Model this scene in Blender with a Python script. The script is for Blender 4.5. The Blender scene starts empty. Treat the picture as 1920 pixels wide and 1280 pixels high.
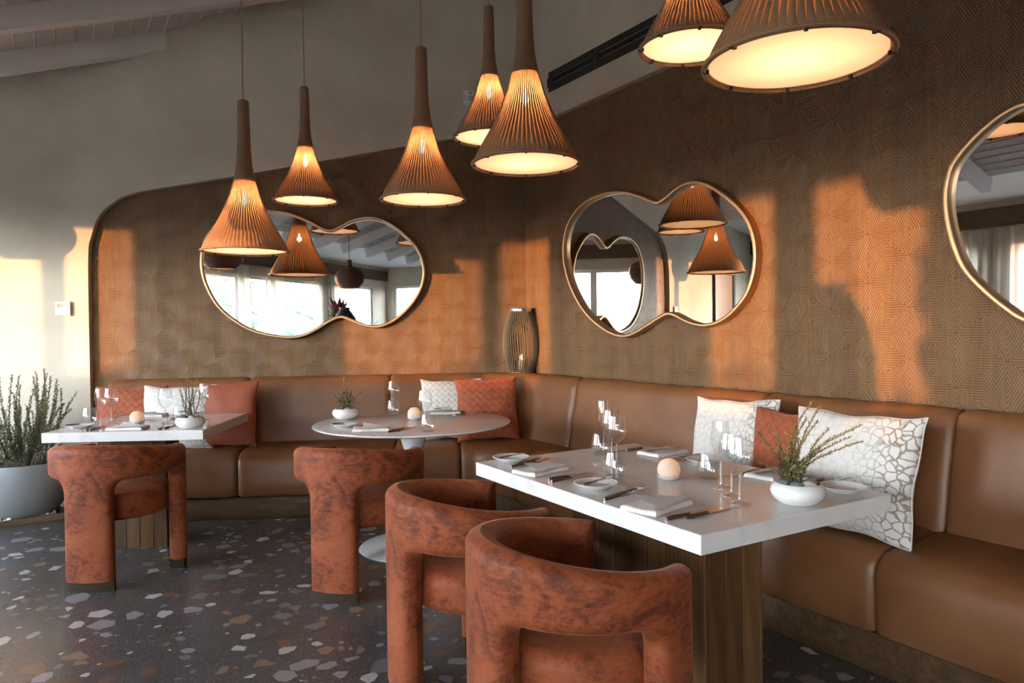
import bpy, math, random
import numpy as np
from mathutils import Vector, Matrix
random.seed(7); rng = np.random.default_rng(7)
R = math.radians
SC = bpy.context.scene
COL = SC.collection

# ------------------------------------------------------------------ camera, sky, sun, exposure
F_PX, PITCH, ROLL, EYE = 1347.47, .0178, .0125, 1.30
cr, sr, cp, sp = math.cos(ROLL), math.sin(ROLL), math.cos(PITCH), math.sin(PITCH)
cam_d = bpy.data.cameras.new('camera'); cam = bpy.data.objects.new('camera', cam_d); COL.objects.link(cam)
cam_d.sensor_width = 36; cam_d.lens = F_PX / 1920 * 36; cam_d.clip_start = .05; cam_d.clip_end = 1000
xr, xu, xf = (cr, -sr * sp, -sr * cp), (sr, cr * sp, cr * cp), (0, cp, -sp)
cam.matrix_world = Matrix(((xr[0], xu[0], -xf[0], 0), (xr[1], xu[1], -xf[1], 0), (xr[2], xu[2], -xf[2], EYE), (0, 0, 0, 1)))
SC.camera = cam
SC.view_settings.view_transform = 'Standard'; SC.view_settings.look = 'None'
SC.view_settings.exposure = 1.27; SC.view_settings.gamma = 1.0; SC.view_settings.use_curve_mapping = False
SC.cycles.use_denoising = True
SC.cycles.max_bounces = 10; SC.cycles.diffuse_bounces = 5; SC.cycles.glossy_bounces = 6
SC.cycles.transparent_max_bounces = 24; SC.cycles.transmission_bounces = 6
SC.cycles.sample_clamp_indirect = 6.0; SC.cycles.caustics_reflective = False; SC.cycles.caustics_refractive = False

SUN_AZ = R(40); SUN_EL = R(2.1)
world = bpy.data.worlds.new('evening_sky'); SC.world = world; world.use_nodes = True
wn = world.node_tree; wn.nodes.clear()
w_out = wn.nodes.new('ShaderNodeOutputWorld'); w_bg = wn.nodes.new('ShaderNodeBackground')
w_tc = wn.nodes.new('ShaderNodeTexCoord'); w_sep = wn.nodes.new('ShaderNodeSeparateXYZ'); w_ramp = wn.nodes.new('ShaderNodeValToRGB')
wn.links.new(w_tc.outputs['Generated'], w_sep.inputs[0]); wn.links.new(w_sep.outputs['Z'], w_ramp.inputs[0])
wn.links.new(w_ramp.outputs[0], w_bg.inputs['Color']); wn.links.new(w_bg.outputs[0], w_out.inputs[0])
w_ramp.color_ramp.elements[0].position = 0.0; w_ramp.color_ramp.elements[0].color = (1.0, .93, .85, 1)
w_ramp.color_ramp.elements[1].position = .6; w_ramp.color_ramp.elements[1].color = (.20, .30, .48, 1)
e = w_ramp.color_ramp.elements.new(.10); e.color = (.93, .95, .96, 1)
e = w_ramp.color_ramp.elements.new(.22); e.color = (.60, .68, .78, 1)
w_bg.inputs['Strength'].default_value = 22.0
sun_d = bpy.data.lights.new('sun', 'SUN'); sun = bpy.data.objects.new('sun', sun_d); COL.objects.link(sun)
sun_d.energy = 3.8; sun_d.color = (1.0, .44, .155); sun_d.angle = R(.7)
sdir = Vector((math.sin(SUN_AZ) * math.cos(SUN_EL), math.cos(SUN_AZ) * math.cos(SUN_EL), -math.sin(SUN_EL)))
sun.rotation_euler = sdir.to_track_quat('-Z', 'Y').to_euler(); sun.location = (-20, -24, 6)

# ------------------------------------------------------------------ geometry of the place (metres)
def vec(*a): return np.array(a, float)
def ray(x, y):
    x2 = (x - 960) / F_PX; z2 = (640 - y) / F_PX
    a = x2 * cr + z2 * sr; b = -x2 * sr + z2 * cr
    return vec(a, cp + b * sp, b * cp - sp)
O_EYE = vec(0, 0, EYE)
def onz(x, y, z): d = ray(x, y); return d * ((z - EYE) / d[2]) + O_EYE
def onplane(x, y, p0, n): d = ray(x, y); return O_EYE + d * (np.dot(p0 - O_EYE, n) / np.dot(d, n))
def aty(x, y, Y): d = ray(x, y); return d * (Y / d[1]) + O_EYE
YAW_L, YAW_R = R(5.5), R(-58.2)
CN = vec(.12, 5.797, 0)                                    # the corner of the two panelled walls
uL = vec(-math.cos(YAW_L), -math.sin(YAW_L), 0); nL = vec(math.sin(YAW_L), -math.cos(YAW_L), 0)
uR = vec(math.cos(YAW_R), math.sin(YAW_R), 0); nR = vec(math.sin(YAW_R), -math.cos(YAW_R), 0)
vR = -nR                                                   # towards the right wall
Z = vec(0, 0, 1)
def WL(a, z, d=0.): return CN + a * uL + d * nL + z * Z
def WR(a, z, d=0.): return CN + a * uR + d * nR + z * Z
def pL(x, y, d=0.): P = onplane(x, y, CN + d * nL, nL); return float((P - CN) @ uL), float(P[2])
def pR(x, y, d=0.): P = onplane(x, y, CN + d * nR, nR); return float((P - CN) @ uR), float(P[2])
CB = vec(-3.8, 5.35, 0)
def ceil_z(p):
    s = (p - CB) @ vR
    return 3.23 + .35 * s if s > -1.3 else 2.775
WBASE = CB - 3 * vR                                        # window wall, 3 m before the ceiling's base line
def WW(w, z, d=0.): return WBASE + w * uR + d * vR + z * Z  # d > 0 : into the room
def ang(v): return math.atan2(v[1], v[0])

# ------------------------------------------------------------------ materials
MATS = {}
class NT:
    def __init__(s, name):
        s.m = bpy.data.materials.new(name); s.m.use_nodes = True; s.t = s.m.node_tree
        s.b = s.t.nodes['Principled BSDF']; s.out = s.t.nodes['Material Output']; MATS[name] = s.m
    def n(s, typ, **kw):
        nd = s.t.nodes.new('ShaderNode' + typ)
        for k, v in kw.items():
            if k.startswith('i_'):
                key = k[2:]; nd.inputs[int(key) if key.isdigit() else key.replace('_', ' ')].default_value = v
            else: setattr(nd, k, v)
        return nd
    def l(s, a, b): s.t.links.new(a, b)
    def val(s, x):
        return x
    def math(s, op, a, b=None, c=None):
        nd = s.t.nodes.new('ShaderNodeMath'); nd.operation = op
        for i, q in enumerate((a, b, c)):
            if q is None: continue
            if isinstance(q, (int, float)): nd.inputs[i].default_value = q
            else: s.l(q, nd.inputs[i])
        return nd.outputs[0]
    def ramp(s, fac, stops, interp='LINEAR'):
        nd = s.t.nodes.new('ShaderNodeValToRGB'); cr_ = nd.color_ramp; cr_.interpolation = interp
        while len(cr_.elements) < len(stops): cr_.elements.new(.5)
        for el, (p, c) in zip(cr_.elements, stops): el.position = p; el.color = (*c, 1) if len(c) == 3 else c
        s.l(fac, nd.inputs[0]); return nd.outputs[0]
    def coord(s, kind='Object', scale=None, rot=None):
        tc = s.t.nodes.new('ShaderNodeTexCoord'); o = tc.outputs[kind]
        if scale or rot:
            mp = s.t.nodes.new('ShaderNodeMapping'); s.l(o, mp.inputs[0])
            if scale: mp.inputs['Scale'].default_value = scale
            if rot: mp.inputs['Rotation'].default_value = rot
            o = mp.outputs[0]
        return o
    def noise(s, co, scale, detail=4, rough=.55, dist=0):
        nd = s.n('TexNoise'); nd.inputs['Scale'].default_value = scale; nd.inputs['Detail'].default_value = detail
        nd.inputs['Roughness'].default_value = rough; nd.inputs['Distortion'].default_value = dist
        s.l(co, nd.inputs['Vector']); return nd.outputs['Fac']
    def mix(s, fac, a, b, mode='MIX'):
        nd = s.t.nodes.new('ShaderNodeMix'); nd.data_type = 'RGBA'; nd.blend_type = mode
        for sock, q in ((nd.inputs[0], fac), (nd.inputs[6], a), (nd.inputs[7], b)):
            if isinstance(q, (int, float)): sock.default_value = q
            elif isinstance(q, tuple): sock.default_value = (*q, 1)
            else: s.l(q, sock)
        return nd.outputs[2]
    def bump(s, h, strength=.3, dist=.01):
        nd = s.t.nodes.new('ShaderNodeBump'); nd.inputs['Strength'].default_value = strength; nd.inputs['Distance'].default_value = dist
        s.l(h, nd.inputs['Height']); s.l(nd.outputs[0], s.b.inputs['Normal'])
    def set(s, **kw):
        for k, v in kw.items():
            key = k.replace('_', ' '); sock = s.b.inputs[key]
            if hasattr(v, 'is_linked') or not isinstance(v, (int, float, tuple)): s.l(v, sock)
            else: sock.default_value = (*v, 1) if isinstance(v, tuple) and len(v) == 3 and sock.type == 'RGBA' else v
        return s.m
def plain(name, col, rough=.5, metal=0., spec=.5, **kw):
    t = NT(name); n_ = t.noise(t.coord(), 40, 3)
    c = t.mix(n_, tuple(x * .9 for x in col), tuple(min(1, x * 1.08) for x in col))
    t.set(Base_Color=c, Roughness=rough, Metallic=metal, **kw); t.b.inputs['Specular IOR Level'].default_value = spec
    return t.m
def emis(name, col, st):
    t = NT(name); t.set(Base_Color=(0., 0., 0.), Emission_Color=col, Emission_Strength=float(st)); return t.m

def wood_panel(name):
    t = NT(name); uv = t.coord('UV'); sp_ = t.n('SeparateXYZ'); t.l(uv, sp_.inputs[0]); x, y = sp_.outputs[0], sp_.outputs[1]
    p = .229
    c2 = t.math('DIVIDE', x, p * .845); c1 = t.math('SUBTRACT', t.math('DIVIDE', y, p), t.math('MULTIPLY', c2, .5))
    fi, fj = t.math('FRACT', c1), t.math('FRACT', c2)
    fl = t.math('GREATER_THAN', t.math('ADD', fi, fj), 1.0)
    fi = t.math('ABSOLUTE', t.math('SUBTRACT', fl, fi)); fj = t.math('ABSOLUTE', t.math('SUBTRACT', fl, fj))
    b0 = t.math('SUBTRACT', t.math('SUBTRACT', 1.0, fi), fj)
    mn = t.math('MINIMUM', t.math('MINIMUM', fi, fj), b0); mx = t.math('MAXIMUM', t.math('MAXIMUM', fi, fj), b0)
    f = t.math('SUBTRACT', t.math('SUBTRACT', 1.0, t.math('MULTIPLY', mn, 2.0)), mx)
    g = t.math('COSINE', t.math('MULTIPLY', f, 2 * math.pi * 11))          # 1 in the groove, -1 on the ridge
    wx = t.n('TexWhiteNoise'); wx.noise_dimensions = '1D'
    xs = t.math('ADD', t.math('MULTIPLY', x, 6.3), t.math('MULTIPLY', t.noise(uv, .8, 1), .0))
    t.l(t.math('FLOOR', xs), wx.inputs['W'])
    gr = t.noise(t.coord('UV', scale=(26, 1.3, 1)), 3, 6, .6, .6)
    gr2 = t.noise(t.coord('UV', scale=(60, 3, 1)), 6, 4, .6)
    big = t.noise(t.coord('UV', scale=(2.2, .5, 1)), 1.6, 3, .5)
    base = t.ramp(gr, [(.25, (.15, .074, .027)), (.55, (.24, .126, .047)), (.8, (.31, .175, .074))])
    base = t.mix(t.math('MULTIPLY', wx.outputs['Value'], .85), base, t.mix(.5, base, (.09, .045, .02)))
    base = t.mix(t.math('MULTIPLY', big, .5), base, (.30, .18, .085))
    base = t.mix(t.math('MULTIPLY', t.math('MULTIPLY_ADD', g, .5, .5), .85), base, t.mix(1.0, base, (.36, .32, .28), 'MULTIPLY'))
    h = t.math('ADD', t.math('MULTIPLY', g, -.5), t.math('MULTIPLY', gr2, .5))
    t.bump(h, .6, .005)
    t.set(Base_Color=base, Roughness=.56); t.b.inputs['Specular IOR Level'].default_value = .55
    return t.m
def wood(name, stops, scale=(1, 1, 1), along='z', rough=.45, bands=9.):
    t = NT(name); s_ = {'z': (bands, bands, .7), 'x': (.7, bands, bands), 'y': (bands, .7, bands)}[along]
    co = t.coord('Object', scale=tuple(a * b for a, b in zip(s_, scale)))
    g = t.noise(co, 2.2, 6, .6, .8); f = t.noise(t.coord('Object', scale=tuple(a * 5 for a in s_)), 3, 3)
    c = t.ramp(g, stops); c = t.mix(t.math('MULTIPLY', f, .35), c, t.mix(1., c, (.5, .45, .4), 'MULTIPLY'))
    t.bump(f, .12, .003); t.set(Base_Color=c, Roughness=rough); t.b.inputs['Specular IOR Level'].default_value = .28; return t.m
def plaster(name):
    t = NT(name); co = t.coord(); a = t.noise(co, 1.3, 6, .6); b = t.noise(co, 9, 4)
    c = t.ramp(a, [(.3, (.47, .41, .32)), (.5, (.57, .51, .41)), (.72, (.66, .60, .49))])
    t.bump(b, .06, .01); t.set(Base_Color=c, Roughness=.75); t.b.inputs['Specular IOR Level'].default_value = .2; return t.m
def leather(name):
    t = NT(name); co = t.coord(); a = t.noise(co, 2.2, 5, .6); b = t.noise(co, 60, 3); c_ = t.noise(co, 12, 4)
    c = t.ramp(a, [(.28, (.115, .043, .014)), (.5, (.170, .066, .023)), (.72, (.22, .094, .036))])
    c = t.mix(t.math('MULTIPLY', c_, .2), c, (.25, .12, .055))
    t.bump(b, .08, .002); r = t.math('MULTIPLY_ADD', c_, .18, .36)
    t.set(Base_Color=c, Roughness=r); t.b.inputs['Specular IOR Level'].default_value = .5; return t.m
def velvet(name, stops, blot=5.5):
    t = NT(name); co = t.coord(); a = t.noise(co, blot, 8, .78, .7); b = t.noise(t.coord('Object', scale=(1, 1, 2.6)), 38, 4, .7)
    k = t.math('ADD', t.math('MULTIPLY', a, .72), t.math('MULTIPLY', b, .28))
    c = t.ramp(k, stops)
    t.bump(b, .1, .002)
    t.set(Base_Color=c, Roughness=.62); t.b.inputs['Specular IOR Level'].default_value = .25
    t.b.inputs['Sheen Weight'].default_value = .22; t.b.inputs['Sheen Tint'].default_value = (1, .50, .32, 1); t.b.inputs['Sheen Roughness'].default_value = .4
    return t.m
def weave(name, cols, scale=30.):
    t = NT(name); uv = t.coord('UV', rot=(0, 0, R(45))); sp_ = t.n('SeparateXYZ'); t.l(uv, sp_.inputs[0])
    x, y = t.math('MULTIPLY', sp_.outputs[0], scale), t.math('MULTIPLY', sp_.outputs[1], scale)
    ck = t.math('MODULO', t.math('ADD', t.math('FLOOR', x), t.math('FLOOR', t.math('ADD', y, 1000.))), 2.0)
    ck = t.math('ABSOLUTE', ck)
    fx, fy = t.math('SUBTRACT', t.math('FRACT', x), .5), t.math('SUBTRACT', t.math('FRACT', y), .5)
    hx = t.math('SUBTRACT', 1.0, t.math('MULTIPLY', t.math('MULTIPLY', fx, fx), 4.)); hy = t.math('SUBTRACT', 1.0, t.math('MULTIPLY', t.math('MULTIPLY', fy, fy), 4.))
    md = t.n('Mix'); md.data_type = 'FLOAT'; t.l(ck, md.inputs[0]); t.l(hx, md.inputs[2]); t.l(hy, md.inputs[3]); h = md.outputs[0]
    nz = t.noise(t.coord(), 14, 5, .65)
    c = t.mix(nz, cols[0], cols[1]); c = t.mix(t.math('MULTIPLY', t.math('POWER', t.math('SUBTRACT', 1., h), 3.), .55), c, tuple(q * .3 for q in cols[0]))
    t.bump(t.math('ADD', h, t.math('MULTIPLY', nz, .15)), .5, .006)
    t.set(Base_Color=c, Roughness=.7); t.b.inputs['Specular IOR Level'].default_value = .2
    t.b.inputs['Sheen Weight'].default_value = .25; t.b.inputs['Sheen Tint'].default_value = (1, .6, .45, 1); return t.m
def crackle(name):
    t = NT(name); uv = t.coord('UV'); nz = t.n('TexNoise'); nz.inputs['Scale'].default_value = 26.; nz.inputs['Detail'].default_value = 3; t.l(uv, nz.inputs['Vector'])
    dv = t.n('VectorMath', operation='MULTIPLY_ADD'); t.l(nz.outputs['Color'], dv.inputs[0]); dv.inputs[1].default_value = (.026,) * 3; t.l(uv, dv.inputs[2])
    vo = t.n('TexVoronoi', feature='DISTANCE_TO_EDGE'); vo.inputs['Scale'].default_value = 29.; t.l(dv.outputs[0], vo.inputs['Vector'])
    ln = t.ramp(vo.outputs['Distance'], [(0., (1, 1, 1)), (.05, (.8, .8, .8)), (.11, (0, 0, 0))])
    sp_ = t.n('SeparateXYZ'); t.l(uv, sp_.inputs[0])
    ed = t.math('MAXIMUM', t.math('MULTIPLY', t.math('ADD', sp_.outputs[0], .03), 3.8), 0.0)
    st = t.math('ADD', t.math('MULTIPLY', t.math('POWER', ed, 2.4), 1.1), t.math('MULTIPLY', t.math('POWER', t.noise(uv, 5, 2), 2.), .9))
    st = t.math('MINIMUM', t.math('MULTIPLY', st, t.math('MULTIPLY_ADD', t.noise(uv, 30, 2), 1.6, .15)), 1.0)
    c = t.mix(t.math('MULTIPLY', ln, st), (.70, .68, .645), (.27, .20, .14))
    t.bump(t.noise(uv, 220, 2), .08, .002)
    t.set(Base_Color=c, Roughness=.75); return t.m
def marble(name):
    t = NT(name); co = t.coord(); n1 = t.noise(co, 1.6, 7, .6, 1.6)
    v1 = t.math('ABSOLUTE', t.math('SUBTRACT', n1, .5)); v = t.ramp(v1, [(0, (1, 1, 1)), (.012, (.45, .45, .45)), (.05, (0, 0, 0))])
    cl = t.noise(co, 3.5, 4)
    c = t.mix(t.math('MULTIPLY', v, t.math('POWER', t.noise(co, 2.3, 2), 2.2)), t.mix(cl, (.71, .70, .685), (.77, .76, .75)), (.40, .36, .32))
    t.set(Base_Color=c, Roughness=.09); t.b.inputs['Specular IOR Level'].default_value = .62; return t.m
def thin_glass(name, tint=(.97, .98, .98), f0=.095):
    t = NT(name); t.t.nodes.remove(t.b)
    tr = t.n('BsdfTransparent'); tr.inputs[0].default_value = (*tint, 1); gl = t.n('BsdfGlossy'); gl.inputs['Roughness'].default_value = .015; gl.inputs[0].default_value = (1, 1, 1, 1)
    lw = t.n('LayerWeight'); lw.inputs['Blend'].default_value = .32
    fac = t.math('ADD', t.math('MULTIPLY', t.math('POWER', lw.outputs['Facing'], 2.0), .75), f0)
    nz = t.noise(t.coord(), 3, 1); fac = t.math('MULTIPLY', fac, t.math('MULTIPLY_ADD', nz, .06, .97))
    mx = t.n('MixShader'); t.l(fac, mx.inputs[0]); t.l(tr.outputs[0], mx.inputs[1]); t.l(gl.outputs[0], mx.inputs[2]); t.l(mx.outputs[0], t.out.inputs[0]); return t.m
def translucent(name, dcol, tcol, mixv=.5, see=0.):
    t = NT(name); t.t.nodes.remove(t.b); d = t.n('BsdfDiffuse'); q = t.n('BsdfTranslucent')
    nz = t.noise(t.coord(), 60, 3); c1 = t.mix(nz, tuple(x * .92 for x in dcol), dcol)
    t.l(c1, d.inputs[0]); q.inputs[0].default_value = (*tcol, 1)
    mx = t.n('MixShader'); mx.inputs[0].default_value = mixv; t.l(d.outputs[0], mx.inputs[1]); t.l(q.outputs[0], mx.inputs[2])
    if see:
        m2 = t.n('MixShader'); m2.inputs[0].default_value = see; t.l(mx.outputs[0], m2.inputs[1]); t.l(t.n('BsdfTransparent').outputs[0], m2.inputs[2]); mx = m2
    t.l(mx.outputs[0], t.out.inputs[0]); return t.m
def wicker(name, a, b, tr=0.):
    t = NT(name); co = t.coord('Object'); sp_ = t.n('SeparateXYZ'); t.l(co, sp_.inputs[0])
    w = t.math('SINE', t.math('MULTIPLY', sp_.outputs[2], 2 * math.pi / .006)); nz = t.noise(co, 25, 4)
    c = t.mix(nz, a, b); c = t.mix(t.math('MULTIPLY_ADD', w, .15, .15), c, tuple(x * .35 for x in a))
    t.bump(w, .4, .002); t.set(Base_Color=c, Roughness=.6); return t.m
def speckle(name, base, lite, scale=420):
    t = NT(name); co = t.coord(); vo = t.n('TexVoronoi'); vo.inputs['Scale'].default_value = scale; t.l(co, vo.inputs['Vector'])
    sp_ = t.n('SeparateColor'); t.l(vo.outputs['Color'], sp_.inputs[0])
    k = t.ramp(sp_.outputs[0], [(.0, (0, 0, 0)), (.72, (0, 0, 0)), (.9, (1, 1, 1))])
    nz = t.noise(co, 3, 4); c = t.mix(nz, tuple(x * .85 for x in base), tuple(x * 1.1 for x in base)); c = t.mix(t.math('MULTIPLY', k, .7), c, lite)
    t.set(Base_Color=c, Roughness=.26); t.b.inputs['Specular IOR Level'].default_value = .45; return t.m

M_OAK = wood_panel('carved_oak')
M_PLASTER = plaster('lime_plaster')
M_LEATHER = leather('tan_leather')
M_VELVET = velvet('rust_velvet', [(.33, (.045, .011, .005)), (.42, (.125, .028, .011)), (.50, (.245, .056, .018)), (.68, (.35, .10, .040))])
M_RUST = weave('rust_basket_weave', ((.29, .072, .034), (.38, .11, .055)), 24.)
M_RUSTP = velvet('rust_plain_cushion', [(.3, (.17, .042, .02)), (.5, (.24, .062, .03)), (.75, (.31, .09, .046))], 9)
M_WHITEW = weave('white_basket_weave', ((.66, .62, .56), (.76, .73, .68)), 30.)
M_CRACK = crackle('white_crackle_print')
M_MARBLE = marble('white_marble')
M_PED = wood('pedestal_wood', [(.25, (.06, .027, .010)), (.5, (.115, .056, .022)), (.75, (.18, .098, .042))], along='z', bands=14)
M_PLINTH = wood('plinth_wood', [(.25, (.045, .022, .009)), (.5, (.082, .044, .018)), (.75, (.125, .072, .032))], along='x', rough=.6, bands=12)
M_FOOT = wood('dark_foot_wood', [(.3, (.02, .010, .004)), (.6, (.04, .021, .008)), (.8, (.06, .033, .014))], along='x', bands=20, rough=.55)
M_BRASS = plain('brushed_brass', (.50, .32, .17), .40, 1.0)
M_MIRROR = NT('mirror_silver'); M_MIRROR.set(Base_Color=(.86, .87, .86), Metallic=1.0, Roughness=.01); M_MIRROR = M_MIRROR.m
M_WHITEPAINT = plain('white_paint', (.78, .755, .735), .6)
M_BOARD = wood('white_washed_board', [(.25, (.60, .56, .535)), (.5, (.67, .635, .61)), (.75, (.73, .70, .675))], along='y', bands=10, rough=.6)
M_BLACK = plain('matt_black', (.012, .011, .010), .55)
M_DARK = plain('black_gap', (.004, .004, .004), .8)
M_PLASTIC = plain('white_plastic', (.72, .71, .69), .35)
M_GREY = plain('grey_plastic', (.20, .20, .20), .4)
M_CERAM = plain('white_ceramic', (.76, .755, .74), .16)
M_POT = plain('pale_grey_planter', (.23, .235, .235), .55)
M_LINEN = plain('white_linen', (.74, .70, .66), .8)
M_STEEL = plain('dark_steel', (.22, .19, .16), .28, 1.0)
M_CHROME = plain('bright_chrome', (.75, .75, .76), .12, 1.0)
M_GLASS = thin_glass('clear_thin_glass')
M_GSTEM = thin_glass('clear_glass_stem', (.97, .98, .98), .26)
M_PANE = thin_glass('window_pane_glass', (.96, .97, .97), .03)
M_WICK = wicker('wicker_strand', (.32, .165, .08), (.46, .26, .135))
M_STEM = wicker('wicker_stem', (.24, .13, .07), (.33, .19, .10))
M_GLOW_LINER = translucent('added_glow_liner', (.55, .30, .14), (.80, .34, .14), .6, .05)
M_DIFF = translucent('opal_diffuser', (.75, .68, .58), (1.0, .95, .80), .80)
M_BULB = emis('warm_bulb', (1.0, .78, .50), 60)
M_CABLE = plain('gold_cable', (.42, .33, .14), .5)
M_GLOBE = wicker('brown_wicker', (.10, .045, .025), (.19, .085, .045))
M_CURTAIN = translucent('sheer_curtain', (.66, .62, .55), (.70, .65, .56), .45)
M_STONE = [plain('river_stone_pale', (.42, .38, .33), .7), plain('river_stone_blue', (.11, .14, .15), .6), plain('river_stone_grey', (.25, .23, .21), .7)]
M_SOIL = plain('dark_soil', (.02, .015, .011), .95)
M_LEAF = plain('olive_leaf', (.16, .155, .055), .6)
M_LEAF2 = plain('grey_green_leaf', (.15, .17, .10), .6)
M_LEAFTIP = plain('straw_leaf', (.34, .29, .13), .65)
M_STEMG = plain('woody_stem', (.13, .09, .05), .7)
M_HEDGE = plain('hedge_leaf', (.05, .09, .03), .6)
M_PALM = plain('palm_frond', (.07, .13, .04), .5)
M_RED = plain('bromeliad_red', (.16, .02, .035), .45)
M_LANT = plain('grey_green_rod', (.085, .085, .06), .55)
M_STRAP = plain('tan_strap', (.42, .24, .12), .6)
M_FLAME = emis('candle_flame', (1.0, .60, .22), 3)
M_WAX = translucent('opal_candle_shell', (.80, .74, .69), (1.0, .78, .62), .4)
M_SCREEN = plain('lcd_screen', (.26, .25, .23), .2)
M_FLOOR = speckle('terrazzo_ground', (.058, .052, .049), (.20, .18, .165))
CHIPS = [plain('chip_' + n_, c, .24) for n_, c in (('ivory', (.42, .38, .34)), ('lilac_grey', (.24, .215, .215)), ('mid_grey', (.145, .135, .13)), ('tan', (.21, .135, .085)), ('brown', (.135, .075, .048)), ('dark_brown', (.085, .058, .044)), ('rose', (.19, .135, .12)))]
M_GROUND = plain('terrace_stone', (.21, .195, .17), .8)
M_HILL = plain('distant_hill', (.17, .20, .25), .9)
M_TRUNK = plain('palm_trunk', (.12, .09, .06), .9)
M_DOOR = wood('door_wood', [(.3, (.02, .010, .005)), (.55, (.04, .02, .01)), (.8, (.06, .03, .015))], along='z', bands=10)
M_BAND = wood('eave_wood', [(.3, (.08, .05, .03)), (.55, (.13, .085, .05)), (.8, (.18, .12, .07))], along='x', bands=10)
M_TRAY = wood('tray_wood', [(.3, (.10, .06, .03)), (.6, (.17, .11, .06)), (.8, (.22, .15, .08))], along='x', bands=14)

# ------------------------------------------------------------------ mesh helpers
class MB:
    def __init__(s): s.v = []; s.f = []; s.uv = None; s.mi = []
    def add(s, vs, fs, mi=0):
        o = len(s.v); s.v += [tuple(map(float, p)) for p in vs]; s.f += [tuple(i + o for i in q) for q in fs]; s.mi += [mi] * len(fs); return s
    def box(s, c, size, rot=0., mi=0):
        cx, cy, cz = c; a, b, h = (q / 2 for q in size); co, si = math.cos(rot), math.sin(rot)
        vs = [(cx + x * co - y * si, cy + x * si + y * co, cz + z) for z in (-h, h) for x, y in ((-a, -b), (a, -b), (a, b), (-a, b))]
        return s.add(vs, [(3, 2, 1, 0), (4, 5, 6, 7), (0, 1, 5, 4), (1, 2, 6, 5), (2, 3, 7, 6), (3, 0, 4, 7)], mi)
    def lathe(s, prof, seg=32, c=(0, 0, 0), mi=0, closed=False):
        n = len(prof); vs = []
        for r, z in prof:
            for k in range(seg):
                a = 2 * math.pi * k / seg; vs.append((c[0] + r * math.cos(a), c[1] + r * math.sin(a), c[2] + z))
        fs = []
        for i in range(n if closed else n - 1):
            j = (i + 1) % n
            for k in range(seg):
                l = (k + 1) % seg; fs.append((i * seg + k, i * seg + l, j * seg + l, j * seg + k))
        return s.add(vs, fs, mi)
    def disc(s, r, z, seg=32, c=(0, 0), up=True, mi=0):
        vs = [(c[0] + r * math.cos(2 * math.pi * k / seg), c[1] + r * math.sin(2 * math.pi * k / seg), z) for k in range(seg)]
        return s.add(vs, [tuple(range(seg)) if up else tuple(range(seg - 1, -1, -1))], mi)
    def tube(s, pts, rad, seg=6, mi=0, cap=True):
        pts = [np.array(p, float) for p in pts]; n = len(pts); rads = rad if hasattr(rad, '__len__') else [rad] * n
        vs = []; ref = vec(.31, .17, .93)
        for i, p in enumerate(pts):
            t = pts[min(i + 1, n - 1)] - pts[max(i - 1, 0)]; t = t / (np.linalg.norm(t) + 1e-12)
            a = np.cross(t, ref); a /= np.linalg.norm(a) + 1e-9; b = np.cross(t, a)
            for k in range(seg):
                q = 2 * math.pi * k / seg; vs.append(p + rads[i] * (math.cos(q) * a + math.sin(q) * b))
        fs = [(i * seg + k, i * seg + (k + 1) % seg, (i + 1) * seg + (k + 1) % seg, (i + 1) * seg + k) for i in range(n - 1) for k in range(seg)]
        if cap: fs += [tuple(range(seg - 1, -1, -1)), tuple((n - 1) * seg + k for k in range(seg))]
        return s.add(vs, fs, mi)
    def prism(s, poly, z0, z1, mi=0):
        n = len(poly); vs = [(x, y, z0) for x, y in poly] + [(x, y, z1) for x, y in poly]
        return s.add(vs, [tuple(range(n - 1, -1, -1)), tuple(range(n, 2 * n))] + [(i, (i + 1) % n, n + (i + 1) % n, n + i) for i in range(n)], mi)
    def grid(s, P, mi=0, wrap_u=False, wrap_v=False, flip=False):
        nu, nv = len(P), len(P[0]); vs = [p for row in P for p in row]; fs = []
        for i in range(nu if wrap_u else nu - 1):
            for j in range(nv if wrap_v else nv - 1):
                q = (i * nv + j, ((i + 1) % nu) * nv + j, ((i + 1) % nu) * nv + (j + 1) % nv, i * nv + (j + 1) % nv)
                fs.append(q[::-1] if flip else q)
        return s.add(vs, fs, mi)
    def ball(s, c, r, seg=12, ring=8, mi=0, jit=0.):
        r = r if hasattr(r, '__len__') else (r, r, r); P = []
        for i in range(ring + 1):
            a = -math.pi / 2 + math.pi * i / ring; row = []
            for k in range(seg):
                b = 2 * math.pi * k / seg; j = 1 + jit * math.sin(3 * b + 2 * a) * math.cos(a)
                row.append((c[0] + r[0] * j * math.cos(a) * math.cos(b), c[1] + r[1] * j * math.cos(a) * math.sin(b), c[2] + r[2] * math.sin(a)))
            P.append(row)
        return s.grid(P, mi, wrap_v=True, flip=True)
    def mesh(s, name, mats, smooth=None, uv=None):
        me = bpy.data.meshes.new(name); me.from_pydata(s.v, [], s.f)
        for m in (mats if isinstance(mats, (list, tuple)) else [mats]): me.materials.append(m)
        if any(s.mi): me.polygons.foreach_set('material_index', s.mi)
        if smooth is not None:
            me.polygons.foreach_set('use_smooth', [True] * len(me.polygons)); me.set_sharp_from_angle(angle=R(smooth))
        if uv is not None:
            ul = me.uv_layers.new(name='UVMap'); idx = np.zeros(len(me.loops), np.int32); me.loops.foreach_get('vertex_index', idx)
            ul.data.foreach_set('uv', np.array(uv, float)[idx].ravel())
        me.update(); return me
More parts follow.
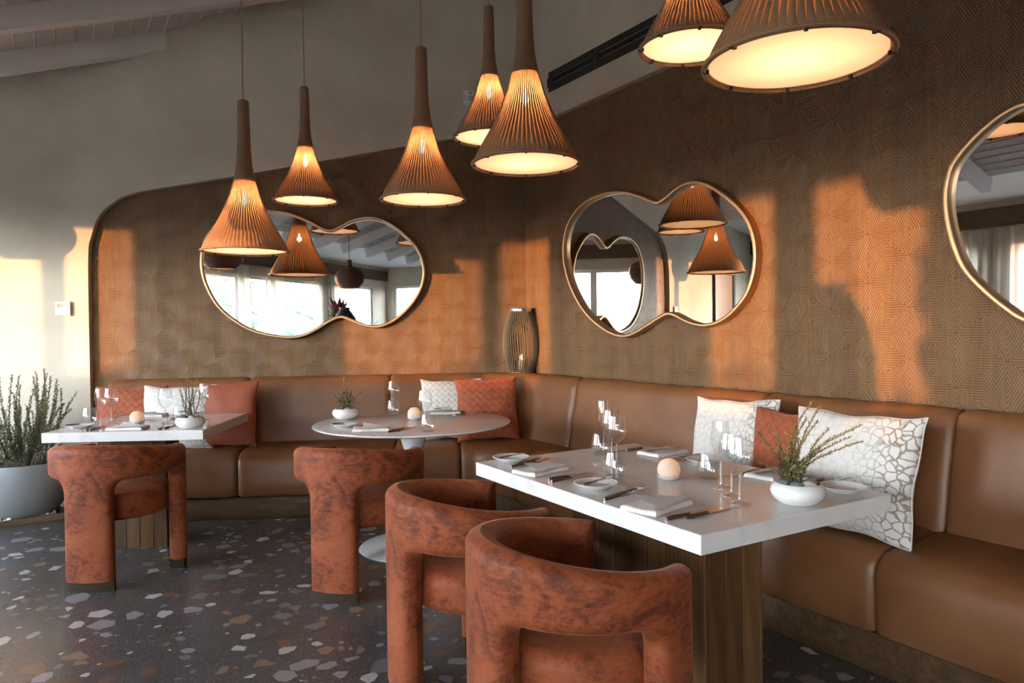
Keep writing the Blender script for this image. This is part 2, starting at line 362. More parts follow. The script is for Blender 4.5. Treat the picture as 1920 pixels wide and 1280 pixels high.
    def build(s, name, mats, parent=None, smooth=None, uv=None, bevel=0., seg=2, loc=None):
        o = bpy.data.objects.new(name, s.mesh(name, mats, smooth, uv)); COL.objects.link(o)
        if parent is not None: o.parent = parent
        if loc is not None: o.location = loc
        if bevel:
            b = o.modifiers.new('edge', 'BEVEL'); b.width = bevel; b.segments = seg; b.limit_method = 'ANGLE'; b.angle_limit = R(40)
        return o
def thing(name, label, cat, loc=(0, 0, 0), rz=0., group=None):
    o = bpy.data.objects.new(name, None); COL.objects.link(o); o.empty_display_size = .1
    o.location = tuple(map(float, loc)); o.rotation_euler = (0, 0, rz); o['label'] = label; o['category'] = cat
    if group: o['group'] = group
    return o
def tag(o, label, cat, group=None):
    o['label'] = label; o['category'] = cat
    if group: o['group'] = group
    return o
def structure(o): o['kind'] = 'structure'; return o
def dup(root, loc, rz=None, label=None, scale=None):
    r = root.copy(); COL.objects.link(r); r.location = tuple(map(float, loc))
    if rz is not None: r.rotation_euler = (root.rotation_euler[0], root.rotation_euler[1], rz)
    if label: r['label'] = label
    if scale is not None: r.scale = (scale,) * 3
    for ch in list(root.children):
        c = ch.copy(); COL.objects.link(c); c.parent = r
        for g in list(ch.children):
            d = g.copy(); COL.objects.link(d); d.parent = c
    return r
def spline(pts, n, closed=True):
    P = np.array(pts, float); m = len(P); out = []
    segs = m if closed else m - 1
    for k in range(n):
        u = segs * k / (n if closed else n - 1); i = min(int(u), segs - 1); f = u - i
        g = lambda j: P[j % m] if closed else P[min(max(j, 0), m - 1)]
        p0, p1, p2, p3 = g(i - 1), g(i), g(i + 1), g(i + 2)
        out.append(.5 * (2 * p1 + (p2 - p0) * f + (2 * p0 - 5 * p1 + 4 * p2 - p3) * f * f + (3 * p1 - p0 - 3 * p2 + p3) * f ** 3))
    return np.array(out)
# ================================================================== THE ROOM
UC = float(CB @ uR)
def US(u, s, z=0.): p = CB * vec(1, 1, 0) + s * vR + (u - UC) * uR; p[2] = z; return p
# floor with terrazzo chips
floor = structure(MB().box((0, -1, -.06), (18, 16, .12)).build('floor', M_FLOOR)); floor['label'] = 'dark terrazzo floor with pale angular chips'
def walk(P):                                                # True where the bare floor is in view
    return (P - CN) @ nL > .64 and (P - CN) @ nR > .64
chips = []
cells = {}
def chip_ok(x, y, r):
    gx, gy = int(x // .16), int(y // .16)
    for i in range(-1, 2):
        for j in range(-1, 2):
            for (a, b, q) in cells.get((gx + i, gy + j), ()):
                if (a - x) ** 2 + (b - y) ** 2 < (q + r) ** 2: return False
    cells.setdefault((gx, gy), []).append((x, y, r)); return True
for r0, r1, n_ in ((.055, .080, 330), (.036, .055, 1000), (.020, .036, 1600), (.007, .016, 1700)):
    for _ in range(n_):
        x, y, r = random.uniform(-4.6, 2.6), random.uniform(1.2, 5.4), random.uniform(r0, r1)
        if walk(vec(x, y, 0)) and chip_ok(x, y, r * .80): chips.append((x, y, r))
def chip_poly(r):
    n_ = random.choice((4, 5, 5, 6, 6)); a0 = random.uniform(0, 6.28); asp = random.uniform(.5, .95)
    an = sorted(a0 + 2 * math.pi * (k + random.uniform(-.34, .34)) / n_ for k in range(n_)); th = random.uniform(0, 3.14)
    P = [(r * math.cos(a), r * asp * math.sin(a)) for a in an]
    return [(x * math.cos(th) - y * math.sin(th), x * math.sin(th) + y * math.cos(th)) for x, y in P]
def chip_mat(): return random.choices(range(7), (18, 17, 20, 13, 12, 12, 8))[0]
def seen(c):
    d = math.hypot(c[0], c[1] ); return c[2] / max(d, .5) * (1 if abs(c[0]) < .75 * c[1] else .2)
chips.sort(key=seen, reverse=True)
lib = [[MB().prism(chip_poly(1.0), 0, 1.0).mesh('chip', CHIPS[m]) for _ in range(7)] for m in range(7)]
for (x, y, r) in chips[:298]:
    o = bpy.data.objects.new('terrazzo_chip', random.choice(lib[chip_mat()])); COL.objects.link(o); o.parent = floor
    o.location = (x, y, -.0002); o.scale = (r, r, .0009); o.rotation_euler = (0, 0, random.uniform(0, 6.28))
mb = MB()
for (x, y, r) in chips[298:]: mb.prism([(x + a, y + b) for a, b in chip_poly(r)], -.0002, .0007, chip_mat())
o = mb.build('terrazzo_chips', CHIPS, floor); o['kind'] = 'stuff'

# carved oak panelling on both walls
def panel(name, fn, a0, a1, z0, z1, n=8):
    b = MB(); uv = []
    P = [[fn(a0 + (a1 - a0) * i / n, z) for z in (z0, z1)] for i in range(n + 1)]
    uv = [(a0 + (a1 - a0) * i / n, z) for i in range(n + 1) for z in (z0, z1)]
    b.grid(P); Q = [[fn(a0 + (a1 - a0) * i / n, z, -.04) for z in (z0, z1)] for i in range(n + 1)]; b.grid(Q); uv = uv + uv
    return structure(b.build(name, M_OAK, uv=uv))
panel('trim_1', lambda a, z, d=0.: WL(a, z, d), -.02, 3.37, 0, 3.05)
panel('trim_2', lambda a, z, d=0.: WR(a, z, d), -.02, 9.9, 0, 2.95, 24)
# plaster around the panelling
def slab(name, fn, poly, d0, d1, mat):
    n = len(poly); b = MB(); b.add([fn(a, z, d1) for a, z in poly] + [fn(a, z, d0) for a, z in poly], [tuple(range(n)), tuple(range(2 * n - 1, n - 1, -1))] + [(i, n + i, n + (i + 1) % n, (i + 1) % n) for i in range(n)])
    return structure(b.build(name, mat))
arc = spline([(3.335, 0), (3.333, 1.0), (3.328, 1.85), (3.30, 2.04), (3.245, 2.185), (3.14, 2.29), (2.985, 2.362), (2.5, 2.452), (1.966, 2.547), (.57, 2.81), (-.03, 2.925)], 70, False)
arc[:, 0] = np.clip(arc[:, 0], -.03, 3.335)
def cz(a): return ceil_z(WL(a, 0)) + .06
poly = [tuple(q) for q in arc] + [(-.03, 4.75)] + [(a, cz(a)) for a in (.0, 2., 4.0, 5.0, 5.25, 5.5, 7.35)] + [(7.35, 0)]
slab('wall_left', WL, poly, 0, .05, M_PLASTER)
slab('wall_right', WR, [(-.03, 2.872), (9.9, 2.872), (9.9, 4.75), (-.03, 4.75)], 0, .05, M_PLASTER)
# rear wall with an added window, and the window wall
b = MB(); RW = lambda s0, s1, z0, z1: b.box(US(5.06, (s0 + s1) / 2, (z0 + z1) / 2), (s1 - s0, .12, z1 - z0), ang(vR))
RW(-3.2, -2.8, 0, 2.9); RW(-2.0, 3.8, 0, 4.8); RW(-2.8, -2.0, 2.35, 2.9)
structure(b.build('wall_rear', M_PLASTER))
for k, (s0, s1) in enumerate(((-2.8, -2.0),)):
    b = MB()
    for q in ((s0, s0 + .06, 0, 2.35), (s1 - .06, s1, 0, 2.35), (s0 + .06, s1 - .06, 2.29, 2.35), (s0 + .06, s1 - .06, 0, .06)): b.box(US(5.06, (q[0] + q[1]) / 2, (q[2] + q[3]) / 2), (q[1] - q[0], .06, q[3] - q[2]), ang(vR))
    f = structure(b.build('window_%d' % (k + 9), M_WHITEPAINT))  # unseen rear window, added to let in fill skylight from behind the camera
    MB().box(US(5.06, (s0 + s1) / 2, 1.175), (s1 - s0 - .12, .004, 2.23), ang(vR)).build('pane', M_PANE, f)
wrot = ang(uR)
def wbox(b, w0, w1, z0, z1, d0=-.12, d1=0.):
    c = WW((w0 + w1) / 2, (z0 + z1) / 2, (d0 + d1) / 2); b.box(c, (w1 - w0, d1 - d0, z1 - z0), wrot); return b
HEAD = 2.29
b = MB(); wbox(b, -1.7, 11.7, HEAD, 2.82)
for w0, w1 in ((-1.7, -.6), (1.95, 2.40), (4.60, 5.15), (8.7, 9.1), (10.9, 11.7)): wbox(b, w0, w1, 0, HEAD)
structure(b.build('wall_window', M_PLASTER))
structure(wbox(MB(), -1.6, 11.6, 2.47, 2.70, .0, .05).build('trim_3', M_BAND))
wins = [(-.6, 1.26), (1.26, 1.95), (2.40, 3.66), (3.66, 4.60), (5.15, 6.31), (6.31, 7.135), (7.135, 8.7), (9.1, 10.9)]
for k, (w0, w1) in enumerate(wins):
    t = .055; b = MB()
    for q in ((w0, w0 + t, 0, HEAD), (w1 - t, w1, 0, HEAD), (w0 + t, w1 - t, HEAD - t, HEAD), (w0 + t, w1 - t, 0, t)): wbox(b, *q, -.09, -.03)
    f = structure(b.build('window_%d' % (k + 1), M_WHITEPAINT))
    wbox(MB(), w0 + t, w1 - t, t, HEAD - t, -.064, -.060).build('pane', M_PANE, f)
# ceiling
b = MB()
b.add([US(-9, -1.3, 2.787), US(6, -1.3, 2.787), US(6, 4.2, 4.712), US(-9, 4.2, 4.712)], [(0, 1, 2, 3)])
b.add([US(-9, -3.4, 2.787), US(6, -3.4, 2.787), US(6, -1.3, 2.787), US(-9, -1.3, 2.787)], [(0, 1, 2, 3)])
ceiling = structure(b.build('ceiling', M_WHITEPAINT))
th = math.atan(.35); sl = vR * math.cos(th) + Z * math.sin(th); nn = np.cross(uR, sl)
def frame_at(P, x, y, z): return Matrix(((x[0], y[0], z[0], P[0]), (x[1], y[1], z[1], P[1]), (x[2], y[2], z[2], P[2]), (0, 0, 0, 1)))
bm_ = MB().box((0, 0, 0), (12.4, .1135, .014)).mesh('board', M_BOARD)
for k in range(41):
    s_ = -1.2 + k * .1172; o = bpy.data.objects.new('ceiling_board', bm_); COL.objects.link(o); o.parent = ceiling
    o.matrix_world = frame_at(US(-1.3, s_, 3.23 + .35 * s_ - .012), uR, sl, nn)
bt_ = MB().box((0, 0, 0), (12.4, .007, .010)).mesh('batten', M_WHITEPAINT)
for k in range(40):
    s_ = -1.2 + (k + .5) * .1172; o = bpy.data.objects.new('joint_bead', bt_); COL.objects.link(o); o.parent = ceiling
    o.matrix_world = frame_at(US(-1.3, s_, 3.23 + .35 * s_ - .021), uR, sl, nn)
bm_ = MB().box((0, 0, 0), (.09, 5.3, .15)).mesh('beam', M_WHITEPAINT)
for k in range(14):
    u_ = -6.075 + .80 * k; o = structure(bpy.data.objects.new('ceiling_beam', bm_)); COL.objects.link(o)
    o.matrix_world = frame_at(US(u_, 1.2, 3.23 + .35 * 1.2 - .085), uR, sl, nn); o['label'] = 'white painted rafter under the board ceiling'
# door in the plaster wall, seen only in the right mirror
b = MB(); co = lambda a, z, d: WL(a, z, d)
def lbox(b, a0, a1, z0, z1, d0, d1): return b.box(WL((a0 + a1) / 2, (z0 + z1) / 2, (d0 + d1) / 2), (a1 - a0, d1 - d0, z1 - z0), ang(-uL))
for q in ((5.10, 5.20, 0, 2.16), (6.05, 6.15, 0, 2.16), (5.20, 6.05, 2.06, 2.16)): lbox(b, *q, .051, .09)
dr = structure(b.build('door_1', M_BLACK)); lbox(MB(), 5.205, 6.045, .01, 2.055, .051, .075).build('door_leaf', M_DOOR, dr)
# outside : terrace, hedge, palms, hill
b = MB(); b.disc(320, -.13, 48); structure(b.build('terrace_ground', M_GROUND))
b = MB(); wbox(b, -3, 13, -.1, 1.18, -2.0, -1.5)
for _ in range(5200):
    w_, d_ = random.uniform(-3, 13), random.uniform(-2.1, -1.42); top = 1.30 + .07 * math.sin(w_ * 3.1) + .05 * math.sin(w_ * 7.7 + 1)
    z_ = top - abs(random.gauss(0, .10)) if random.random() < .6 else random.uniform(0, top)
    P = WW(w_, z_, d_); a_ = vec(*np.random.default_rng(len(b.v)).normal(size=3)); a_ /= np.linalg.norm(a_); c_ = np.cross(a_, vec(.3, .5, .8)); l_ = .035
    b.add([P - a_ * l_, P + c_ * l_ * .5, P + a_ * l_, P - c_ * l_ * .5], [(0, 1, 2, 3)])
o = b.build('hedge', M_HEDGE); o['kind'] = 'stuff'; tag(o, 'clipped green hedge along the terrace outside the windows', 'hedge')
def frond(L=2.3, droop=1.0):
    b = MB(); sp_ = [vec(L * f, 0, .55 * L * f - droop * L * .75 * f * f) for f in np.linspace(0, 1, 16)]
    b.tube(sp_, [.02 * (1 - .8 * i / 15) for i in range(16)], 4)
    for i in range(2, 16):
        for k in range(3):
            f = min((i + k / 3.) / 15, 1.0); P = vec(L * f, 0, .55 * L * f - droop * L * .75 * f * f); ll = .62 * math.sin(math.pi * min(.12 + f * .84, 1)) + .1
            for s_ in (-1, 1):
                d_ = vec(.55, s_ * .8, -.35); d_ /= np.linalg.norm(d_); b.add([P, P + d_ * ll * .5 + vec(.02, 0, 0), P + d_ * ll + vec(0, 0, -.1 * ll), P + d_ * ll * .5 - vec(.02, 0, 0)], [(0, 1, 2, 3)])
    return b.mesh('frond', M_PALM)
fr = frond()
def palm(P, h, label):
    t = thing('palm_tree', label, 'tree', P, random.uniform(0, 6), 'palms outside the windows')
    MB().tube([(0, 0, -.1), (.08, 0, h * .35), (.1, .03, h * .7), (0, 0, h)], [.16, .13, .11, .1], 10).build('trunk', M_TRUNK, t, 40)
    for k in range(16):
        o = bpy.data.objects.new('frond', fr); COL.objects.link(o); o.parent = t; o.location = (0, 0, h)
        o.rotation_euler = (0, random.uniform(-.5, .55), 2 * math.pi * k * .382); s_ = random.uniform(.8, 1.1); o.scale = (s_, s_, s_)
palm(WW(13.6, -.1, -5.4), 1.9, 'green coconut palm beyond the hedge, shorter of two')
palm(WW(18.5, -.1, -9.5), 3.2, 'green coconut palm beyond the hedge, taller of two')
b = MB(); P = []
for k in range(25):
    a_ = R(243 + 1.5 * k); hgt = 8.5 * math.sin(math.pi * k / 24) ** .7 + .4 * math.sin(k * 1.9)
    P.append([(230 * math.cos(a_), 230 * math.sin(a_), -1), (245 * math.cos(a_), 245 * math.sin(a_), hgt)])
structure(b.grid(P).build('hill_ridge', M_HILL, None, 60))
# curtains on the piers
def curtain(w0, w1, label, d=.13, z0=.03, z1=2.44):
    n = int((w1 - w0) / .018); P = []
    for i in range(n + 1):
        w_ = w0 + (w1 - w0) * i / n; dd = d + .035 * math.sin(w_ * 52 + 1.4 * math.sin(w_ * 6.3)) + .012 * math.sin(w_ * 121)
        P.append([WW(w_ + .012 * math.sin(w_ * 31) * f, z0 + (z1 - z0) * (1 - f), dd * (.75 + .25 * f)) for f in (0, .1, .3, .6, 1)])
    c0 = WW((w0 + w1) / 2, 0, d); b = MB().grid([[p - c0 for p in row] for row in P]); o = b.build('curtain', M_CURTAIN, None, 80, loc=c0)
    tag(o, label, 'curtain', 'sheer curtains on the window wall')
curtain(1.58, 2.74, 'cream sheer curtain gathered on the first pier of the window wall')
curtain(4.12, 5.74, 'cream sheer curtain gathered on the wide second pier of the window wall')
curtain(6.20, 6.44, 'narrow cream curtain gathered on a window post of the window wall')
curtain(6.98, 7.42, 'narrow cream curtain drawn together between two panes of the window wall')
curtain(8.45, 9.35, 'cream sheer curtain on the third pier, behind the spiky potted plant')
#%%PART3
# ================================================================== BANQUETTE
TAU = YAW_L - YAW_R; R0 = .8; TT = R0 * math.tan(TAU / 2); OC = WL(TT, 0, R0)
def bench(t, d, z):
    if t <= -TT: return WL(-t, z, d)
    if t >= TT: return WR(t, z, d)
    f = (t + TT) / (2 * TT) * TAU; a = ang(-nL) - f
    return OC + (R0 - d) * vec(math.cos(a), math.sin(a), 0) + z * Z
B0 = bench(0, .5, 0)
BQ = thing('banquette', 'long tan leather corner banquette on a wooden plinth', 'banquette', B0)
def inset(poly, r):
    P = np.array(poly); n = len(P); out = []
    for i in range(n):
        a, b_, c = P[i - 1], P[i], P[(i + 1) % n]; e1 = (b_ - a) / np.linalg.norm(b_ - a); e2 = (c - b_) / np.linalg.norm(c - b_)
        nrm = vec(-e1[1] - e2[1], e1[0] + e2[0]); nrm /= np.linalg.norm(nrm) + 1e-9; out.append(b_ + nrm * r)
    return np.array(out)
def cushion(name, prof, t0, t1, mat, r=.022, w=.05, step=.06):
    es = [w * (1 - math.cos(math.pi / 2 * k / 6)) for k in range(7)]
    mid = max(2, int((t1 - t0 - 2 * w) / step)); ts = [t0 + q for q in es] + list(np.linspace(t0 + w, t1 - w, mid + 1))[1:-1] + [t1 - q for q in reversed(es)]
    rows = []
    for t in ts:
        e_ = min(t - t0, t1 - t) / w; s_ = math.sqrt(max(0, 1 - (1 - min(1, e_)) ** 2)); pr = inset(prof, r * (1 - s_))
        rows.append([bench(t, d, z) - B0 for d, z in pr])
    b = MB().grid(rows, wrap_v=True); n = len(prof); b.f += [tuple(range(n - 1, -1, -1)), tuple(len(rows) * n - n + k for k in range(n))]; b.mi += [0, 0]
    return b.build(name, mat, BQ, 50)
BACK = [(.03, .47), (.235, .47), (.228, .55), (.205, .68), (.18, .80), (.165, .88), (.152, .92), (.128, .945), (.095, .956), (.06, .95), (.035, .93), (.03, .85)]
SEAT = [(.19, .16), (.60, .155), (.65, .157), (.664, .17), (.668, .25), (.668, .36), (.66, .41), (.635, .447), (.59, .468), (.50, .478), (.35, .48), (.19, .478)]
tb = [-3.17, -2.14, -1.085, .86, 2.43, 3.36, 4.3, 5.3]
for a_, b_ in zip(tb[:-1], tb[1:]): cushion('back_cushion', BACK, a_ + .001, b_ - .001, M_LEATHER)
ts_ = [-3.17, -2.10, -1.03, -.56, .86, 2.40, 3.33, 4.3, 5.3]
for a_, b_ in zip(ts_[:-1], ts_[1:]): cushion('seat_cushion', SEAT, a_ + .001, b_ - .001, M_LEATHER)
PL = [(.05, .001), (.625, .001), (.63, .006), (.63, .145), (.625, .152), (.05, .152)]
for a_, b_ in ((-3.17, -1.9), (-1.9, -.5), (-.5, .5), (.5, 2.95), (2.95, 5.3)): cushion('plinth_board', PL, a_, b_, M_PLINTH, .002, .006)
b = MB(); pts = [bench(t, .09, 0) for t in np.linspace(TT + .15, -TT - .15, 24)]
poly = [(p[0] - B0[0], p[1] - B0[1]) for p in [WL(TT + .15, 0, .004), WL(.0, 0, .006), WR(TT + .15, 0, .004)] + pts]
b.prism(poly[::-1], .86, .948); b.build('corner_ledge', M_LEATHER, BQ)

# ================================================================== MIRRORS
def mirror(fn, pxfn, outline_px=None, outline=None, label='', depth=.055, width=.022, tilt=0.):
    pts = [pxfn(x, y, depth) for x, y in outline_px] if outline is None else outline
    S = spline(pts, 150); ctr = S.mean(0)
    area = np.sum(S[:, 0] * np.roll(S[:, 1], -1) - np.roll(S[:, 0], -1) * S[:, 1])
    if area < 0: S = S[::-1]
    tn = np.roll(S, -1, 0) - np.roll(S, 1, 0); tn /= np.linalg.norm(tn, axis=1)[:, None]; inn = np.stack([-tn[:, 1], tn[:, 0]], 1)
    I = S + inn * width
    o0 = fn(ctr[0], ctr[1], 0); t = thing('wall_mirror', label, 'mirror', o0, 0., 'brass framed mirrors on the oak walls')
    loc = lambda q, d: fn(q[0], q[1], d) - o0
    b = MB(); b.grid([[loc(S[i], .001), loc(S[i], depth - .003), loc(S[i] + inn[i] * .003, depth), loc(I[i] - inn[i] * .003, depth), loc(I[i], depth - .003), loc(I[i], .002)] for i in range(len(S))], wrap_u=True)
    b.build('frame', M_BRASS, t, 50)
    b = MB(); b.add([loc(q, .022 + tilt * (q[0] - ctr[0])) for q in S + inn * (width - .006)], [tuple(range(len(S)))])
    b.build('mirror_glass', M_MIRROR, t)
    return S
zl = lambda L_, ox, oy, s_: [(ox + x / s_, oy + y / s_) for x, y in L_]
M1 = zl([(57, 430), (72, 320), (120, 215), (235, 110), (395, 58), (560, 48), (690, 62), (800, 95), (900, 140), (985, 185), (1045, 196), (1105, 168), (1190, 125), (1300, 100), (1400, 110), (1510, 160), (1620, 250), (1700, 340), (1742, 450), (1748, 560), (1705, 690), (1610, 815), (1510, 895), (1400, 938), (1300, 932), (1205, 895), (1120, 866), (1050, 888), (950, 950), (850, 1000), (740, 1020), (600, 1008), (450, 970), (320, 900), (190, 790), (105, 650), (66, 530)], 360, 380, 4)
mirror(WL, pL, M1, label='wide pebble shaped brass mirror on the left oak wall, above the round table', tilt=.021)
M2 = zl([(50, 600), (58, 480), (95, 360), (170, 255), (270, 185), (390, 145), (510, 143), (610, 170), (690, 203), (742, 218), (792, 188), (860, 130), (930, 85), (1010, 66), (1100, 85), (1200, 140), (1320, 240), (1405, 350), (1450, 480), (1463, 620), (1447, 760), (1400, 900), (1320, 1010), (1230, 1090), (1135, 1132), (1040, 1137), (950, 1110), (880, 1072), (820, 1052), (755, 1082), (680, 1130), (600, 1180), (520, 1213), (430, 1205), (330, 1150), (220, 1050), (130, 905), (75, 755)], 1040, 320, 3.88)
S2 = mirror(WR, pR, M2, label='heart topped brass mirror on the right oak wall, middle of the three')
M3 = zl([(500, 80), (440, 100), (330, 170), (230, 260), (150, 350), (100, 430), (75, 540), (75, 640), (95, 760), (140, 900), (200, 1000), (300, 1100), (400, 1180), (500, 1240)], 1740, 160, 2.783)
p3 = [pR(x, y, .055) for x, y in M3]; p3 = p3[::-1]            # from the lower right round the left side to the upper right
p3 += [(3.70, 2.145), (3.85, 2.11), (4.0, 2.06), (4.12, 2.05), (4.24, 2.10), (4.40, 2.20), (4.6, 2.23), (4.8, 2.17), (4.95, 2.02), (5.0, 1.80), (4.95, 1.58), (4.82, 1.42), (4.62, 1.34), (4.42, 1.36), (4.28, 1.40), (4.12, 1.35), (3.92, 1.24), (3.74, 1.225)]
mirror(WR, pR, outline=p3, label='brass mirror on the right oak wall cut off by the photo edge')

# ================================================================== PENDANT LAMPS
LP = [(0, .064), (.004, .070), (.02, .068), (.26, .075), (.385, .083), (.48, .104), (.534, .130), (.60, .163), (.687, .215), (.75, .262), (.814, .320), (.88, .390), (.94, .452), (1.0, .5)]
LH = 1.78
def lrad(f): return float(np.interp(f, [q[0] for q in LP], [q[1] for q in LP]))
fs_ = np.linspace(0, 1, 60); sm = np.array([lrad(f) for f in fs_]); sm = np.convolve(np.pad(sm, 3, 'edge'), np.ones(7) / 7, 'valid'); sm[0] = .062
def lr(f): return float(np.interp(f, fs_, sm))
def shade_meshes(D):
    H = LH * D; N = 64
    stem = MB().lathe([(.0, H), (lr(0) * D * .8, H)] + [(lr(f) * D, H * (1 - f)) for f in np.linspace(.006, .535, 18)] + [(lr(.535) * D - .006, H * .465)], 28)
    ribs = MB(); rg = np.random.default_rng(3)
    for k in range(N):
        a0 = 2 * math.pi * k / N; ph = rg.uniform(0, 6.28); P = []
        for f in np.linspace(.525, 1.0, 26):
            r = lr(f) * D; fill = np.interp(f, [.5, .62, .80, .93, .97], [.84, .74, .68, .76, 1.03]); hw = math.pi / N * fill
            a = a0 + .10 * math.pi / N * math.sin(f * 60 + ph); z_ = H * (1 - f)
            P.append([(r * math.cos(a + q * hw) * c_, r * math.sin(a + q * hw) * c_, z_) for q, c_ in ((-1, .980), (0, 1.0), (1, .980))])
        ribs.grid(P)
    glow_liner = MB().lathe([(lr(f) * D * .955, H * (1 - f)) for f in np.linspace(.52, .985, 24)], 40)  # added inner shell, lit by the bulb so the rib gaps glow
    rim = MB().lathe([(.5 * D + .006 * math.cos(q), .004 + .006 * math.sin(q)) for q in np.linspace(0, 2 * math.pi, 9)[:-1]], 64, closed=True)
    rim.lathe([(.487 * D + .003 * math.cos(q), -.001 + .003 * math.sin(q)) for q in np.linspace(0, 2 * math.pi, 7)[:-1]], 64, closed=True)
    disc = MB().disc(.478 * D, .008, 64, up=False)
    clip = MB().box((.483 * D, 0, .0005), (.02, .010, .010))
    bulb = MB().lathe([(.001, -.030), (.010, -.024), (.016, -.008), (.016, .004), (.011, .020), (.008, .03), (.008, .05)], 14, (0, 0, H * .34))
    return (stem.mesh('stem', M_STEM, 40), ribs.mesh('shade', M_WICK, 80), glow_liner.mesh('glow_liner', M_GLOW_LINER, 60), rim.mesh('rim', M_WICK, 60), disc.mesh('diffuser', M_DIFF), clip.mesh('clip', M_BLACK), bulb.mesh('bulb', M_BULB, 60))
SHM = {}
LAMP_W = 10.0
def pendant(x, y, px_w, D, label, key):
    Y = D * F_PX / px_w; P = aty(x, y, Y); H = LH * D
    t = thing('pendant_lamp', label, 'lamp', P, random.uniform(0, 1), 'wicker trumpet pendants')
    if key not in SHM: SHM[key] = shade_meshes(D)
    for nm, me in zip(('stem', 'shade', 'glow_liner', 'rim', 'diffuser', 'clip', 'bulb'), SHM[key]):
        for k in range(8 if nm == 'clip' else 1):
            o = bpy.data.objects.new(nm, me); COL.objects.link(o); o.parent = t
            if nm == 'clip': o.rotation_euler = (0, 0, 2 * math.pi * (k + .3) / 8)
    top = ceil_z(P) - P[2] - .02
    MB().tube([(0, 0, H - .01), (0, 0, top)], .0045, 6).build('cable', M_CABLE, t, 60)
    MB().lathe([(.001, 0), (.055, 0), (.06, .004), (.06, .02), (.001, .02)], 24, (0, 0, top - .01)).build('ceiling_rose', M_BRASS, t, 40)
    ld = bpy.data.lights.new('lamp_light', 'POINT'); ld.energy = LAMP_W * (D / .54) ** 2; ld.color = (1.0, .68, .39); ld.shadow_soft_size = .02
    l = bpy.data.objects.new('lamp_light', ld); COL.objects.link(l); l.parent = t; l.location = (0, 0, H * .34)
pendant(461, 472, 158, .54, 'wicker trumpet pendant hung lowest, before the left end of the left mirror', 'b')
pendant(574, 377, 119, .43, 'small wicker trumpet pendant hanging close to the left oak wall', 's')
pendant(793.5, 375, 159, .54, 'wicker trumpet pendant hanging alone above the round table', 'b')
pendant(919, 259, 137, .43, 'wicker trumpet pendant half hidden behind the larger one, near the sensor', 's')
pendant(986.5, 309, 203, .54, 'wicker trumpet pendant in front of the panelled corner, overlapping another', 'b')
pendant(1295, 90, 189, .375, 'small wicker trumpet pendant beside the air vent, behind the largest one', 't')
pendant(1492, 118, 335, .54, 'largest looking wicker trumpet pendant, above the front marble table', 'b')
# globe pendants by the windows, seen in the mirrors and as shadows
def globe(P, D, label):
    t = thing('globe_pendant', label, 'lamp', P, 0, 'wicker globe pendants by the windows'); H = .80 * D
    pf = [(.30, 0), (.36, .05), (.44, .14), (.49, .26), (.5, .36), (.485, .46), (.43, .56), (.33, .64), (.2, .70), (.12, .75), (.085, .82), (.08, .98)]
    S = spline(pf, 70, False); b = MB()
    b.lathe([(r * D * (1 + .012 * math.sin(k * 1.9)), z * D) for k, (r, z) in enumerate(S)], 44); b.build('shade', M_GLOBE, t, 60)
    MB().lathe([(.30 * D + .007 * math.cos(q), .007 * math.sin(q)) for q in np.linspace(0, 2 * math.pi, 9)[:-1]], 40, closed=True).build('rim', M_GLOBE, t, 60)
    MB().lathe([(.001, -.05), (.02, -.04), (.03, -.01), (.022, .03), (.013, .06)], 14, (0, 0, .42 * D)).build('bulb', M_BULB, t, 60)
    MB().tube([(0, 0, .97 * D), (0, 0, ceil_z(vec(*P)) - P[2] - .01)], .004, 6).build('cable', M_BLACK, t, 60)
    ld = bpy.data.lights.new('lamp_light', 'POINT'); ld.energy = 2.0; ld.color = (1.0, .6, .3); ld.shadow_soft_size = .03
    l = bpy.data.objects.new('lamp_light', ld); COL.objects.link(l); l.parent = t; l.location = (0, 0, .35 * D)
globe((-2.58, 3.13, 1.99), .46, 'brown wicker globe pendant nearest the left oak wall')
globe((-1.19, -.36, 1.98), .46, 'brown wicker globe pendant in the middle of the window row')
globe((-4.42, 4.40, 1.92), .46, 'brown wicker globe pendant nearest the plaster wall')
